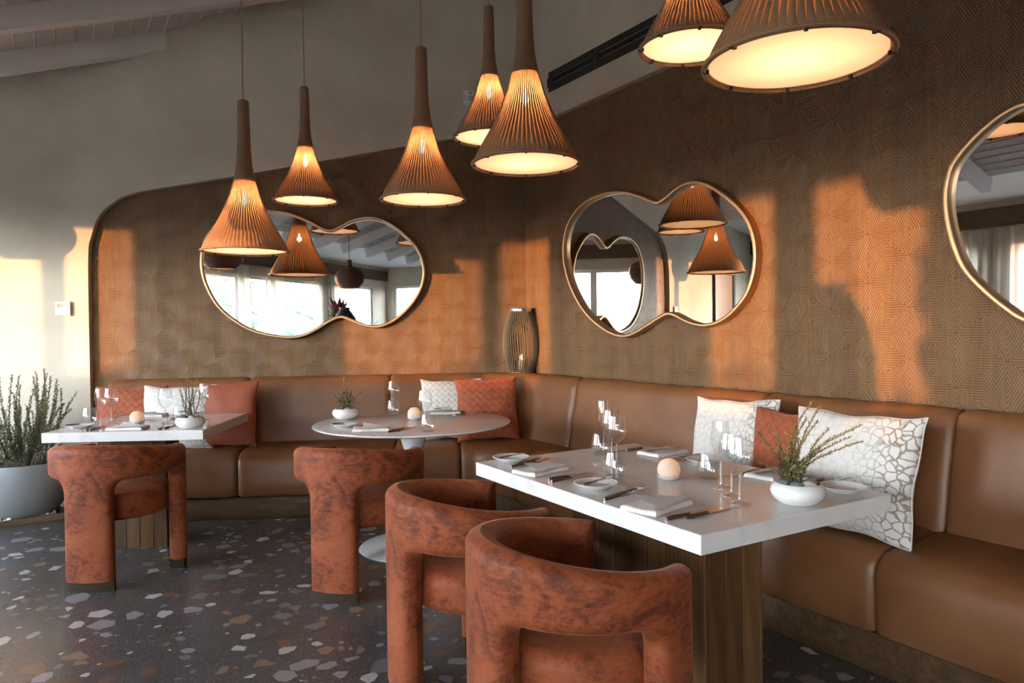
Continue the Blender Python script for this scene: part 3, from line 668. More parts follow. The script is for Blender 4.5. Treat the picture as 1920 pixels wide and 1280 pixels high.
#%%PART4
# ================================================================== CHAIRS
def chair_meshes():
    Rm, T_, LOW, FT, rr = .287, .086, .552, .05, .032; fil, fz = 9.5, .06
    top = lambda p: .737 - .062 * (1 - math.cos(R(min(abs(p), 140)) * 1.25)) / 2
    END = 126.
    legs = [(-24., 24., 1, 1), (97., END, 1, 0), (-END, -97., 0, 1)]
    def cl(a, b, n): return [a + (b - a) * .5 * (1 - math.cos(math.pi * i / n)) for i in range(n + 1)]
    brk = [-END, -97 + fil, -24 - fil, 24 + fil, 97 - fil, END]; cols = [-END]
    for a, b_ in zip(brk[:-1], brk[1:]): cols += cl(a, b_, 16)[1:]
    off = lambda z: fil * (1 - math.sqrt(max(0, 1 - max(0, (z - (LOW - fz)) / fz) ** 2)))
    segs = []
    def line(pts):
        for a, b_ in zip(pts[:-1], pts[1:]): segs.append((R(a[0]) * Rm, a[1], R(b_[0]) * Rm, b_[1]))
    zs = list(np.linspace(FT, LOW - fz, 3)) + list(LOW - fz + fz * np.sin(np.linspace(.1, math.pi / 2, 8)))
    line([(p, top(p)) for p in np.linspace(-END, END, 60)])
    for s_ in (-1, 1):
        line([(s_ * END, FT - .2), (s_ * END, top(END))])
        line([(s_ * (97 - off(z)), z) for z in [FT - .2] + zs] + [(s_ * (24 + off(z)), z) for z in zs[::-1] + [FT - .2]])
    S = np.array(segs)
    def dist(s, z):
        ax, az, bx, bz = S.T; dx, dz = bx - ax, bz - az; q = np.clip(((s - ax) * dx + (z - az) * dz) / (dx * dx + dz * dz + 1e-12), 0, 1)
        return float(np.min(np.hypot(ax + q * dx - s, az + q * dz - z)))
    def pt(p, z, side, edge=False):
        d = 0. if edge else dist(R(p) * Rm, z); h = T_ / 2 * math.sqrt(max(0, 1 - (1 - min(1, d / rr)) ** 2)); r = Rm + side * h
        return (r * math.sin(R(p)), -r * math.cos(R(p)), z)
    b = MB()
    for side in (1, -1):
        inarch = lambda p: 24 + fil - 1e-6 <= abs(p) <= 97 - fil + 1e-6
        b.grid([[pt(p, z, side, j == 12 or (j == 0 and inarch(p)) or abs(p) > END - 1e-6) for j, z in enumerate(cl(LOW, top(p), 12))] for p in cols], flip=side < 0)
        for a, c_, fa, fc in legs:
            cc = [p for p in cols if a - fil * fa - 1e-6 <= p <= c_ + fil * fc + 1e-6]; A, B_ = cc[0], cc[-1]
            rows = []
            for z in [LOW] + [LOW - fz * (1 - math.sin(q)) for q in np.linspace(math.pi / 2 * .8, 0, 6)] + list(np.linspace(LOW - fz, FT, 8))[1:]:
                o = off(z); rows.append([pt(a - o * fa + (p - A) / (B_ - A) * (c_ + o * fc - a + o * fa), z, side, p in (A, B_)) for p in cc])
            b.grid(rows, flip=side > 0)
    body = b.mesh('body', M_VELVET, 60)
    feet = []
    for a, c_, _, _ in legs:
        ps = np.linspace(R(a) + .015, R(c_) - .015, 12); ro, ri = Rm + T_ / 2 - .006, Rm - T_ / 2 + .006
        feet.append(MB().prism([(ro * math.sin(p), -ro * math.cos(p)) for p in ps] + [(ri * math.sin(p), -ri * math.cos(p)) for p in ps[::-1]], 0, FT + .004).mesh('foot', M_FOOT, 40))
    sm_ = MB(); rs = Rm + T_ / 2 - .0075
    sm_.tube([(rs * math.sin(R(p)), -rs * math.cos(R(p)), top(p) - .0255) for p in np.linspace(-END + 6, END - 6, 80)], .0028, 5)
    seam = sm_.mesh('seam', M_VELVET, 80)
    pr = []
    for q in np.linspace(-math.pi / 2, 0, 6): pr.append((1 - .03 / .24 * (1 - math.cos(q)), .360 + .030 * math.sin(q)))
    for q in np.linspace(0, math.pi / 2, 8): pr.append((1 - .045 / .24 * (1 - math.cos(q)), .425 + .045 * math.sin(q)))
    pr += [(.6, .476), (.3, .479), (.001, .480)]; pr = [(.001, .33)] + pr
    P = []
    for k, z in pr:
        P.append([((.2425 + .045 * max(0, math.cos(a)) ** 2) * k * math.sin(a), (.2425 + .060 * max(0, math.cos(a)) ** 1.5) * k * math.cos(a), z) for a in np.linspace(0, 2 * math.pi, 49)[:-1]])
    seat = MB().grid(P, wrap_v=True).mesh('seat', M_VELVET, 60)
    return body, feet, seam, seat
CH = chair_meshes()
def chair(c, f, label):
    t = thing('barrel_chair', label, 'chair', (c[0], c[1], 0), math.atan2(f[1], f[0]) - math.pi / 2, 'rust velvet barrel chairs')
    for nm, me in (('body', CH[0]), ('seat', CH[3]), ('seam', CH[2])) + tuple(('foot', m) for m in CH[1]):
        o = bpy.data.objects.new(nm, me); COL.objects.link(o); o.parent = t
chair((-2.15, 3.91), (0.0098, 1.0000), 'rust velvet barrel chair tucked under the square marble table by the planter')
chair((-.797, 3.72), (.25, .968), 'rust velvet barrel chair at the round marble table')
chair((-.14, 2.64), (0.9219, 0.3875), 'rust velvet barrel chair at the front marble table, farther of two')
chair((.19, 2.03), (0.9219, 0.3875), 'rust velvet barrel chair nearest the camera, at the near corner of the front table')

# ================================================================== TABLES
TZ = .75
def rect_table(c, rz, w, d, ped, poff, label):
    t = thing('marble_table', label, 'table', (c[0], c[1], 0), rz)
    MB().box((0, 0, TZ - .0275), (w, d, .055)).build('tabletop', M_MARBLE, t, bevel=.0025)
    a, q = ped; z1 = TZ - .056
    MB().box((poff[0], poff[1], z1 / 2), (a - .026, q - .026, z1 - .004)).build('pedestal_core', M_DARK, t)
    cuts = lambda L: [-L / 2 + L * k / n for n in [max(2, round(L / .085))] for k in range(n + 1)]
    for s_ in (-1, 1):
        cs = cuts(a)
        for x0, x1 in zip(cs[:-1], cs[1:]): plank(t, (poff[0] + (x0 + x1) / 2, poff[1] + s_ * (q / 2 - .006), z1 / 2), (x1 - x0 - .002, .012, z1))
        cs = cuts(q - .026)
        for x0, x1 in zip(cs[:-1], cs[1:]): plank(t, (poff[0] + s_ * (a / 2 - .006), poff[1] + (x0 + x1) / 2, z1 / 2), (.012, x1 - x0 - .002, z1))
    return t
M_PLK = [M_PED] + [wood('pedestal_wood_%s' % n_, [(.25, tuple(x * k for x in (.06, .027, .010))), (.5, tuple(x * k for x in (.115, .056, .022))), (.75, tuple(x * k for x in (.18, .098, .042)))], along='z', bands=14) for n_, k in (('dark', .62), ('light', 1.35))]
def plank(t, c, s): MB().box((0, 0, 0), s).build('plank', random.choice(M_PLK), t, loc=c, bevel=.0015, seg=1)
rt_rot = R(-59.2); RT = vec(.533, 2.644, 0)
rect_table(RT, rt_rot, 1.265, .852, (.72, .27), (0, 0), 'large rectangular marble table in front on a plank pedestal')
rect_table((-2.215, 4.435), R(3.5), .88, .83, (.40, .21), (-.10, .01), 'square marble table beside the floor planter on a wooden pedestal')
RD = vec(-.60, 4.30, 0)
t = thing('round_table', 'round marble tulip table in front of the corner banquette', 'table', RD)
MB().lathe([(.001, TZ - .022), (.45, TZ - .022), (.56, TZ - .017), (.582, TZ - .010), (.586, TZ - .005), (.583, TZ - .001), (.578, TZ), (.001, TZ)], 96).build('tabletop', M_MARBLE, t, 30)
MB().lathe([(.001, .0), (.325, .0), (.33, .004), (.322, .010), (.24, .022), (.14, .040), (.075, .075), (.045, .14), (.034, .24), (.033, .34), (.040, .46), (.055, .58), (.085, .68), (.125, TZ - .0225), (.001, TZ - .0225)], 64).build('tulip_base', M_CERAM, t, 40)

# ================================================================== TABLEWARE
def glass_mesh(prof, seg=28): return MB().lathe(prof, seg)
WINE = spline([(.036, .001), (.033, .003), (.012, .006), (.005, .014), (.0042, .03), (.0040, .07), (.0045, .088), (.016, .098), (.032, .115), (.0405, .138), (.041, .155), (.037, .182), (.033, .208)], 56, False)
FLUTE = spline([(.035, .001), (.032, .003), (.010, .006), (.0045, .014), (.0040, .03), (.0040, .085), (.0045, .100), (.014, .112), (.026, .135), (.031, .160), (.0295, .190), (.026, .228)], 56, False)
TUMB = spline([(.001, .003), (.024, .003), (.033, .006), (.0395, .024), (.041, .042), (.037, .068), (.032, .094)], 40, False)
def split_lathe(prof, z): a = [tuple(q) for q in prof if q[1] <= z + .003]; b = [tuple(q) for q in prof if q[1] >= z]; return a, b
GM = {}
for nm, pf, z in (('wine', WINE, .090), ('flute', FLUTE, .102)):
    a, b_ = split_lathe(pf, z); GM[nm] = (MB().lathe(a, 28).mesh('stem_foot', M_GSTEM, 80), MB().lathe(b_, 28).mesh('bowl', M_GLASS, 80))
GM['tumbler'] = (MB().lathe([(.001, .001), (.026, .001), (.031, .005), (.026, .010), (.001, .011)], 28).mesh('glass_base', M_GLASS, 60), MB().lathe([tuple(q) for q in TUMB], 28).mesh('bowl', M_GLASS, 80))
def at(x, y, z=TZ): return onz(x, y, z)
def glass(kind, x, y, label, s=1.0, grp=None):
    P = at(x, y); P[2] = TZ + .0005; nm = {'wine': 'wine_glass', 'flute': 'wine_glass', 'tumbler': 'water_tumbler'}[kind]
    t = thing(nm, label, 'glass', P, 0, grp or {'wine': 'wine glasses', 'flute': 'wine glasses', 'tumbler': 'water tumblers'}[kind])
    for pn, me in zip(('stem', 'bowl') if kind != 'tumbler' else ('base', 'bowl'), GM[kind]):
        o = bpy.data.objects.new(pn, me); COL.objects.link(o); o.parent = t
    t.scale = (s, s, s)
b = MB(); b.lathe([(.001, .0), (.042, .0), (.048, .003), (.060, .010), (.074, .0165), (.0765, .018), (.0755, .0195), (.060, .0135), (.050, .0075), (.044, .006), (.001, .0055)], 48); ME_PLATE = b.mesh('dish', M_CERAM, 40)
b = MB()
for k in range(56):
    a = 2 * math.pi * k / 56; b.ball((.0735 * math.cos(a), .0735 * math.sin(a), .0185), .0022, 5, 3)
ME_BEAD = b.mesh('beaded_rim', M_CERAM, 80)
def knife_mesh(L, hw, bw):
    b = MB(); b.tube([(0, 0, .004), (0, L * .12, .0045), (0, L * .30, .0042), (0, L * .44, .0035)], [hw, hw * 1.15, hw, hw * .8], 8)
    bl = MB(); n = 9; top = []; 
    pts = [(-.0 + bw * (.55 - .0 * i), L * .44 + L * .56 * i / n) for i in range(n + 1)]
    edge = [(-bw * .55 * (1 - max(0, (i / n - .6) / .4) ** 2 * 1.9), L * .44 + L * .56 * i / n) for i in range(n + 1)]
    bl.prism(edge + pts[::-1], .002, .0042); return b.mesh('handle', M_STEEL, 60), bl.mesh('blade', M_CHROME)
def fork_mesh(L=.19):
    b = MB(); b.tube([(0, 0, .004), (0, L * .1, .0045), (0, L * .35, .0045), (0, L * .58, .0065), (0, L * .68, .004)], [.0048, .0055, .0045, .0030, .0035], 8)
    h = MB(); P = []
    for i in range(7):
        f = i / 6; y = L * (.66 + .16 * f); w_ = .004 + .0085 * math.sin(math.pi / 2 * min(1, f * 1.5)); z = .005 - .0035 * math.sin(math.pi * f * .6)
        P.append([(-w_, y, z + .001), (0, y, z), (w_, y, z + .001)])
    h.grid(P); h.grid([[(p[0], p[1], p[2] + .0016) for p in r] for r in P])
    for k in range(4):
        x = -.0108 + .0072 * k; h.tube([(x, L * .815, .0028), (x, L * .9, .0018), (x * .95, L, .0045)], [.0019, .0017, .0008], 5)
    return b.mesh('handle', M_STEEL, 60), h.mesh('tines', M_CHROME, 60)
KN = knife_mesh(.215, .0052, .017); BKN = knife_mesh(.165, .0036, .012); FK = fork_mesh()
def cutlery(kind, x0, y0, x1, y1, label, z=TZ):
    A, B_ = at(x0, y0, z), at(x1, y1, z); d = B_ - A; me = {'knife': KN, 'butter_knife': BKN, 'fork': FK}[kind]
    t = thing(kind, label, 'fork' if kind == 'fork' else 'knife', (A[0], A[1], z + .0008), ang(d) - math.pi / 2, {'knife': 'table knives', 'butter_knife': 'butter knives on the side plates', 'fork': 'table forks'}[kind])
    for nm, m in zip(('handle', 'tines' if kind == 'fork' else 'blade'), me):
        o = bpy.data.objects.new(nm, m); COL.objects.link(o); o.parent = t
    return t
def plate(x, y, label, kdir=None, klabel=None):
    P = at(x, y); P[2] = TZ + .0005; t = thing('side_plate', label, 'plate', P, random.random(), 'beaded side plates')
    for nm, me in (('dish', ME_PLATE), ('beaded_rim', ME_BEAD)):
        o = bpy.data.objects.new(nm, me); COL.objects.link(o); o.parent = t
    if kdir is not None:
        d = np.array(kdir); d = d / np.linalg.norm(d); A = P - d * .075; k = thing('butter_knife', klabel, 'knife', (A[0], A[1], TZ + .0195), ang(d) - math.pi / 2, 'butter knives on the side plates')
        for nm, m in zip(('handle', 'blade'), BKN):
            o = bpy.data.objects.new(nm, m); COL.objects.link(o); o.parent = k
def napkin_meshes():
    w, d, h = .20, .125, .015; P = []
    n, m = 20, 12
    def top(u, v):
        x, y = w / 2 * u, d / 2 * v; e = min((1 - abs(u)) * w / 2, (1 - abs(v)) * d / 2); q = min(1, e / .008)
        return (x + .002 * math.sin(5 * v), y + .0025 * math.sin(4 * u + 1), h * (.45 + .55 * math.sqrt(1 - (1 - q) ** 2)) + .0022 * math.sin(4 * u + 2) * math.cos(3 * v))
    us = [math.sin(math.pi / 2 * q) for q in np.linspace(-1, 1, n)]; vs = [math.sin(math.pi / 2 * q) for q in np.linspace(-1, 1, m)]
    b = MB().grid([[top(u, v) for v in vs] for u in us], flip=False); b.grid([[(top(u, v)[0], top(u, v)[1], .0005 if True else 0) for v in vs] for u in us], flip=True)
    ring = [(0, j) for j in range(m)] + [(i, m - 1) for i in range(1, n)] + [(n - 1, j) for j in range(m - 2, -1, -1)] + [(i, 0) for i in range(n - 2, 0, -1)]
    ids = [i * m + j for i, j in ring]; L = len(ids); b.f += [(ids[k], ids[(k + 1) % L], n * m + ids[(k + 1) % L], n * m + ids[k]) for k in range(L)]; b.mi += [0] * L
    fl = MB(); Q = []
    for i in range(11):
        f = i / 10; row = []
        for j in range(7):
            g = j / 6; x = -.045 + .15 * f; y0, y1 = -.056 + .010 * f, .050 - .085 * f * .9; y = y0 + (y1 - y0) * g
            row.append((x, y, h + .002 + .020 * g ** 1.5 * (1 - f) + .003 * f))
        Q.append(row)
    fl.grid(Q); fl.grid([[(p[0], p[1], p[2] - .0022) for p in r] for r in Q], flip=True)
    return b.mesh('folded_cloth', M_LINEN, 50), fl.mesh('fold_flap', M_LINEN, 60)
NK = napkin_meshes()
def napkin(x, y, rz, label, s=1.0):
    P = at(x, y); P[2] = TZ + .0005; t = thing('napkin', label, 'napkin', P, rz, 'folded white napkins')
    for nm, me in zip(('folded_cloth', 'fold_flap'), NK):
        o = bpy.data.objects.new(nm, me); COL.objects.link(o); o.parent = t
    t.scale = (s, s, s)
def candle(x, y, label):
    P = at(x, y); P[2] = TZ + .0005; t = thing('candle_holder', label, 'candle', P, 0, 'egg shaped candle holders')
    MB().lathe([(.001, 0), (.026, 0), (.038, .006), (.047, .015), (.0485, .017), (.046, .0175), (.036, .011), (.001, .008)], 36).build('saucer', M_CERAM, t, 40)
    MB().lathe([(.033, .011), (.0395, .022), (.0415, .034), (.0395, .047), (.033, .060), (.023, .069), (.013, .073)], 36).build('shell', M_WAX, t, 60)
    MB().lathe([(.001, .040), (.006, .044), (.0075, .052), (.005, .064), (.001, .072)], 12).build('flame', M_FLAME, t, 60)
    ld = bpy.data.lights.new('candle_light', 'POINT'); ld.energy = .006; ld.color = (1, .74, .50); ld.shadow_soft_size = .006
    l = bpy.data.objects.new('candle_light', ld); COL.objects.link(l); l.parent = t; l.location = (0, 0, .05)
def sprigs(stems, leaf=.010, per=90, seed=1):
    """stems: list of (base, tip, bend) ; returns stem MB and leaf MB"""
    g = np.random.default_rng(seed); sb, lb = MB(), MB()
    for base, tip, bend in stems:
        base, tip, bend = vec(*base), vec(*tip), vec(*bend); L = np.linalg.norm(tip - base); n = 8
        pts = [base + (tip - base) * f + bend * math.sin(math.pi * f) for f in np.linspace(0, 1, n)]
        sb.tube(pts, [.0022 * (L / .25) ** .3 * (1 - .65 * f) for f in np.linspace(0, 1, n)], 5)
        m = max(8, int(per * L / .25))
        for i in range(m):
            f = .12 + .88 * (i + g.random()) / m; P = base + (tip - base) * f + bend * math.sin(math.pi * f); t = (tip - base) / L
            a = g.normal(size=3); a -= t * (a @ t); a /= np.linalg.norm(a) + 1e-9; d = a * .8 + t * .75; d /= np.linalg.norm(d); w_ = np.cross(d, t); w_ /= np.linalg.norm(w_) + 1e-9
            l = leaf * (.7 + .6 * g.random()) * (1.05 - .35 * f)
            k = 1 if g.random() < .22 + .25 * f else 0
            lb.add([P, P + d * l * .5 + w_ * l * .24, P + d * l, P + d * l * .5 - w_ * l * .24], [(0, 1, 2, 3)], k)
    return sb, lb
def planter(x, y, stems, label, s=1.0, leaf=.010, per=90, seed=1):
    P = at(x, y); P[2] = TZ + .0005; t = thing('table_planter', label, 'planter', P, 0, 'white bowl planters on the tables')
    MB().lathe([(.001, 0), (.046, 0), (.062, .006), (.078, .022), (.0835, .038), (.080, .053), (.070, .064), (.066, .066), (.063, .064), (.070, .052), (.066, .050), (.001, .050)], 48).build('bowl', M_CERAM, t, 40)
    MB().lathe([(.066, .052), (.03, .056), (.001, .057)], 24).build('soil', M_SOIL, t, 60)
    g = np.random.default_rng(seed)
    for k, (a, rr_) in enumerate(((-1.0, .040), (-2.0, .036), (.1, .043), (2.2, .040), (3.1, .044))):
        MB().ball((0, 0, 0), (.022 + .004 * g.random(), .017, .0135), 12, 8, jit=.05).build('pebble', M_STONE[k % 3], t, 60, loc=(rr_ * math.cos(a), rr_ * math.sin(a), .063)).rotation_euler = (0, 0, g.random() * 3)
    sb, lb = sprigs(stems, leaf, per, seed); sb.build('stems', M_STEMG, t, 60)
    o = lb.build('leaves', [M_LEAF, M_LEAFTIP], t); o['kind'] = 'stuff'; t.scale = (s, s, s)

# --- the front marble table
vt = vec(-math.sin(rt_rot), math.cos(rt_rot), 0); ut = vec(math.cos(rt_rot), math.sin(rt_rot), 0)
FT_ = 'on the front marble table'
plate(958, 864, 'beaded side plate at the far left corner of the front marble table', vt - .35 * ut, 'butter knife on the side plate at the far left table corner')
plate(1117, 914, 'beaded side plate at the near edge of the front table, between two napkins', vt - .35 * ut, 'butter knife on the side plate between two near edge napkins')
plate(1581, 921, 'beaded side plate at the far right corner beside the planter bowl', None)
plate(1322, 868, 'beaded side plate half hidden behind the wine glasses on the front table', None)
cutlery('butter_knife', 1540, 908, 1592, 897, 'butter knife lying beside the plate at the right table corner', TZ + .001)
napkin(1013, 884, rt_rot + math.pi / 2 + .25, 'folded white napkin beside the far left side plate, front table near edge', .95)
napkin(1231, 951, rt_rot + math.pi / 2 + .25, 'folded white napkin with raised flap nearest the camera')
napkin(1243, 850, rt_rot - math.pi / 2 + .1, 'folded white napkin behind the candle, far edge of front table', .95)
napkin(1452, 892, rt_rot - math.pi / 2 + .1, 'folded white napkin partly hidden behind the front table planter', .95)
cutlery('fork', 958, 876, 1015, 863, 'left fork beside the napkin at the far left of the front table')
cutlery('fork', 972, 871, 1028, 859, 'right fork beside the napkin at the far left of the front table')
cutlery('fork', 1133, 938, 1205, 914, 'left fork beside the nearest napkin on the front table')
cutlery('fork', 1150, 932, 1222, 909, 'right fork beside the nearest napkin on the front table')
cutlery('knife', 1029, 901, 1112, 886, 'left table knife beside the far left napkin')
cutlery('knife', 1034, 904, 1120, 888, 'right table knife beside the far left napkin')
cutlery('knife', 1249, 975, 1345, 953, 'left table knife beside the nearest napkin')
cutlery('knife', 1286, 973, 1366, 953, 'right table knife beside the nearest napkin')
cutlery('knife', 1203, 841, 1150, 849, 'table knife beside the far edge napkin, behind the glasses')
cutlery('fork', 1312, 854, 1263, 862, 'left fork behind the candle on the front table')
cutlery('fork', 1318, 858, 1272, 867, 'right fork behind the candle on the front table')
cutlery('knife', 1421, 884, 1366, 894, 'table knife lying behind the row of wine glasses')
cutlery('fork', 1543, 900, 1500, 911, 'fork half hidden behind the front table planter')
glass('flute', 1132, 848, 'tall narrow wine glass at the back of the left glass cluster, front table')
glass('wine', 1147, 862, 'round wine glass standing in the middle of the left glass cluster')
glass('tumbler', 1126, 853, 'water tumbler at the back of the left glass cluster')
glass('wine', 1156, 872, 'wine glass right behind the near water tumbler', .95)
glass('tumbler', 1152, 895, 'water tumbler nearest the camera, beside the middle side plate')
glass('flute', 1352, 914, 'tall narrow wine glass at the back left of the right glass row')
glass('wine', 1372, 929, 'wine glass in the middle of the right glass row', .98)
glass('wine', 1387, 944, 'wine glass at the front end of the right glass row')
glass('tumbler', 1329, 899, 'water tumbler behind the right glass row, near the white pillow')
candle(1254, 898, 'lit egg shaped candle holder on the front marble table')
planter(1496, 943, [((-.02 + .03 * math.cos(k), .02 * math.sin(k), .055), (x, y, z), (bx, 0, .01)) for k, (x, y, z, bx) in enumerate([(-.11, .03, .22, -.01), (-.075, .02, .24, 0), (-.06, -.01, .20, -.01), (-.05, .03, .205, 0), (-.035, -.02, .19, 0), (-.025, .03, .22, .01), (-.01, -.01, .25, -.01), (.01, .02, .20, 0), (.03, .0, .27, -.015), (.055, .02, .32, -.02), (.06, -.01, .26, -.01), (.085, .02, .31, -.02), (.10, .0, .235, -.02), (.13, .02, .21, -.02), (.17, .01, .205, -.03), (.21, .02, .24, -.03), (.20, -.01, .195, -.03), (.05, .0, .15, 0), (-.12, .0, .13, -.01)])],
        'white bowl planter of splayed olive sprigs on the front marble table', .98, .0125, 170, 4)
# --- the round table
plate(645, 800, 'beaded side plate at the left edge of the round table', vec(.75, .65, 0), 'butter knife on the round table side plate')
napkin(696, 806, R(8), 'folded white napkin at the near edge of the round table')
napkin(835, 775, R(186), 'folded white napkin at the far side of the round table', .95)
cutlery('fork', 670, 803, 690, 794, 'fork between plate and napkin on the round table')
cutlery('knife', 727, 811, 765, 800, 'left table knife on the round table')
cutlery('knife', 742, 809, 782, 798, 'right table knife on the round table')
cutlery('fork', 868, 771, 838, 780, 'left fork at the far side of the round table')
cutlery('fork', 872, 773, 845, 781, 'right fork at the far side of the round table')
cutlery('butter_knife', 815, 768, 852, 762, 'knife lying behind the far napkin on the round table', TZ + .016)
glass('wine', 738, 772, 'wine glass behind the left tumbler on the round table')
glass('tumbler', 737, 777, 'water tumbler at the back of the round table')
glass('wine', 797, 800, 'wine glass behind the right tumbler on the round table')
glass('tumbler', 802, 809, 'water tumbler at the front of the round table')
candle(777, 786, 'egg shaped candle holder on the round marble table')
planter(648, 785, [((.02 * math.cos(k), .02 * math.sin(k), .055), (x, y, z), (0, 0, 0)) for k, (x, y, z) in enumerate([(-.07, .0, .15), (-.055, .02, .13), (-.035, -.01, .17), (-.02, .02, .16), (-.005, 0, .265), (.005, .02, .20), (.02, -.01, .17), (.035, .01, .18), (.05, .0, .14), (.09, .01, .16), (.11, .0, .175), (.07, -.02, .12), (-.045, -.03, .12), (.0, -.03, .13)])],
        'white bowl planter of short green sprigs on the round table', .98, .015, 180, 8)
# --- the square table at the left
plate(150, 802, 'beaded side plate at the near left corner of the square table', vec(.7, .7, 0), 'butter knife on the square table side plate')
plate(357, 776, 'beaded side plate at the back of the square table behind the planter')
napkin(240, 804, R(4), 'folded white napkin at the near edge of the square table')
napkin(283, 780, R(184), 'folded white napkin at the far side of the square table', .95)
cutlery('fork', 160, 808, 188, 796, 'left fork on the square table')
cutlery('fork', 168, 808, 196, 796, 'right fork on the square table')
cutlery('knife', 296, 806, 322, 795, 'left table knife on the square table')
cutlery('knife', 307, 805, 332, 794, 'right table knife on the square table')
cutlery('knife', 226, 777, 200, 786, 'left table knife at the far side of the square table')
cutlery('knife', 233, 777, 208, 785, 'right table knife at the far side of the square table')
cutlery('fork', 338, 781, 312, 790, 'fork at the far side of the square table')
glass('tumbler', 168, 793, 'water tumbler at the left edge of the square table')
glass('flute', 189, 800, 'tall narrow wine glass at the left side of the square table')
glass('wine', 209, 790, 'wine glass before the leftmost rust pillow on the square table')
glass('wine', 311, 793, 'wine glass before the white pillow on the square table')
glass('flute', 383, 787, 'tall narrow wine glass at the right end of the square table')
glass('tumbler', 338, 790, 'water tumbler behind the planter bowl on the square table')
candle(257, 793, 'egg shaped candle holder on the square marble table')
planter(357, 802, [((.025 * math.cos(k * 1.7), .02 * math.sin(k * 1.7), .055), (x, y, z), (bx, 0, 0)) for k, (x, y, z, bx) in enumerate([(-.055, .0, .30, -.03), (-.05, .02, .20, -.02), (-.02, .01, .36, .0), (-.005, -.01, .37, .0), (.005, .01, .34, .0), (.02, 0, .26, 0), (.045, .01, .34, .02), (.055, .0, .27, .02), (-.03, -.01, .24, 0), (.03, -.01, .22, 0)])],
        'white bowl planter of tall thin sprigs on the square table', .98, .011, 150, 9)

# ================================================================== PILLOWS
def pillow(P, nrm, tilt, spin, w, h, th_, mat, label, name='throw_pillow', puff=.42):
    n, m = 30, 28; us = [math.sin(math.pi / 2 * q) for q in np.linspace(-1, 1, n)]; vs = [math.sin(math.pi / 2 * q) for q in np.linspace(-1, 1, m)]
    g = random.uniform(0, 6)
    def pt(u, v, s_):
        x = w / 2 * u * (1 - .075 * (1 - v * v)); z = h / 2 * v * (1 - .085 * (1 - u * u))
        y = s_ * th_ / 2 * (max(0, (1 - u * u)) * max(0, (1 - v * v))) ** puff
        wr = .004 * math.sin(7 * u + g) * math.sin(5 * v + g) * (1 - abs(u * v)); return (x + .004 * math.sin(6 * v + g) * abs(u), y + wr, z + .004 * math.sin(7 * u + g) * abs(v))
    b = MB(); b.grid([[pt(u, v, -1) for v in vs] for u in us], flip=True); b.grid([[pt(u, v, 1) for v in vs] for u in us])
    uv = [(w / 2 * u, h / 2 * v) for u in us for v in vs] * 2
    o = b.build(name, mat, None, 70, uv=uv); a = ang(nrm) + math.pi / 2
    c = vec(*P); c[2] = .485 + h / 2 * math.cos(tilt) * math.cos(spin) + abs(w / 2 * math.sin(spin)) * .9 - .012
    o.matrix_world = Matrix.Translation(c) @ Matrix.Rotation(a, 4, 'Z') @ Matrix.Rotation(-tilt, 4, 'X') @ Matrix.Rotation(spin, 4, 'Y')
    pe = MB().tube([pt(u, -1, 0) for u in us] + [pt(1, v, 0) for v in vs[1:]] + [pt(u, 1, 0) for u in us[::-1][1:]] + [pt(-1, v, 0) for v in vs[::-1][1:]], .0035, 5)
    pe.build('piping', mat, o, 80)
    return tag(o, label, 'pillow', 'throw pillows on the banquette')
def onL(x, y, d): return onplane(x, y, CN + d * nL, nL)
def onR(x, y, d): return onplane(x, y, CN + d * nR, nR)
pillow(onL(244, 782, .33), nL, R(13), R(0), .50, .46, .15, M_RUST, 'rust woven pillow at the left end of the banquette')
pillow(onL(334, 782, .42), nL, R(14), R(0), .50, .46, .15, M_CRACK, 'white crackle pillow behind the square table, between two rust ones')
pillow(onL(427, 776, .44), nL + .25 * uL, R(13), R(-3), .45, .47, .15, M_RUSTP, 'plain rust pillow right of the square marble table')
pillow(onL(846, 770, .33), nL, R(12), R(0), .46, .46, .14, M_WHITEW, 'white woven pillow behind the round table')
pillow(onL(914, 770, .44), nL, R(13), R(-2), .46, .47, .16, M_RUST, 'rust woven pillow in the banquette corner')
pillow(onR(1372, 800, .32), nR, R(13), R(-3), .52, .46, .15, M_CRACK, 'white crackle pillow behind the front table, farther of two')
pillow(onR(1492, 830, .40), nR, R(13), R(0), .50, .45, .15, M_RUST, 'rust woven pillow between two white crackle pillows')
pillow(onR(1595, 880, .50), nR, R(14), R(0), .55, .49, .17, M_CRACK, 'large white crackle pillow beside the front table planter')

# ================================================================== LANTERN, DEVICES, FLOOR PLANTER
P = onz(977, 699, .9485)
t = thing('rod_lantern', 'grey green rod lantern standing on the banquette ledge in the corner', 'lantern', P)
LR = lambda f: .078 + .062 * math.sin(math.pi * min(1, (f * .80 + .13))) ** 1.3
b = MB()
for k in range(46):
    a = 2 * math.pi * k / 46
    b.tube([((LR(f)) * math.cos(a + .05 * math.sin(f * 5)), LR(f) * math.sin(a + .05 * math.sin(f * 5)), .012 + .485 * f) for f in np.linspace(0, 1, 12)], .0042, 5)
b.build('rods', M_LANT, t, 80)
MB().lathe([(.001, 0), (LR(0) + .006, 0), (LR(0) + .006, .014), (.001, .016)], 40).build('base', M_LANT, t, 40)
MB().lathe([(LR(1) - .012, .485), (LR(1) + .006, .485), (LR(1) + .008, .500), (LR(1) + .006, .512), (LR(1) - .012, .512)], 40, closed=True).build('top_ring', M_CHROME, t, 40)
b = MB(); pp = spline([(.055, 0, .505), (.085, -.01, .520), (.115, -.01, .49), (.132, -.01, .43), (.142, -.01, .37)], 20, False)
b.grid([[(p[0], p[1] - .009, p[2]), (p[0], p[1] + .009, p[2])] for p in pp]); b.grid([[(p[0] - .003, p[1] - .009, p[2] - .003), (p[0] - .003, p[1] + .009, p[2] - .003)] for p in pp]); b.build('strap', M_STRAP, t, 60)
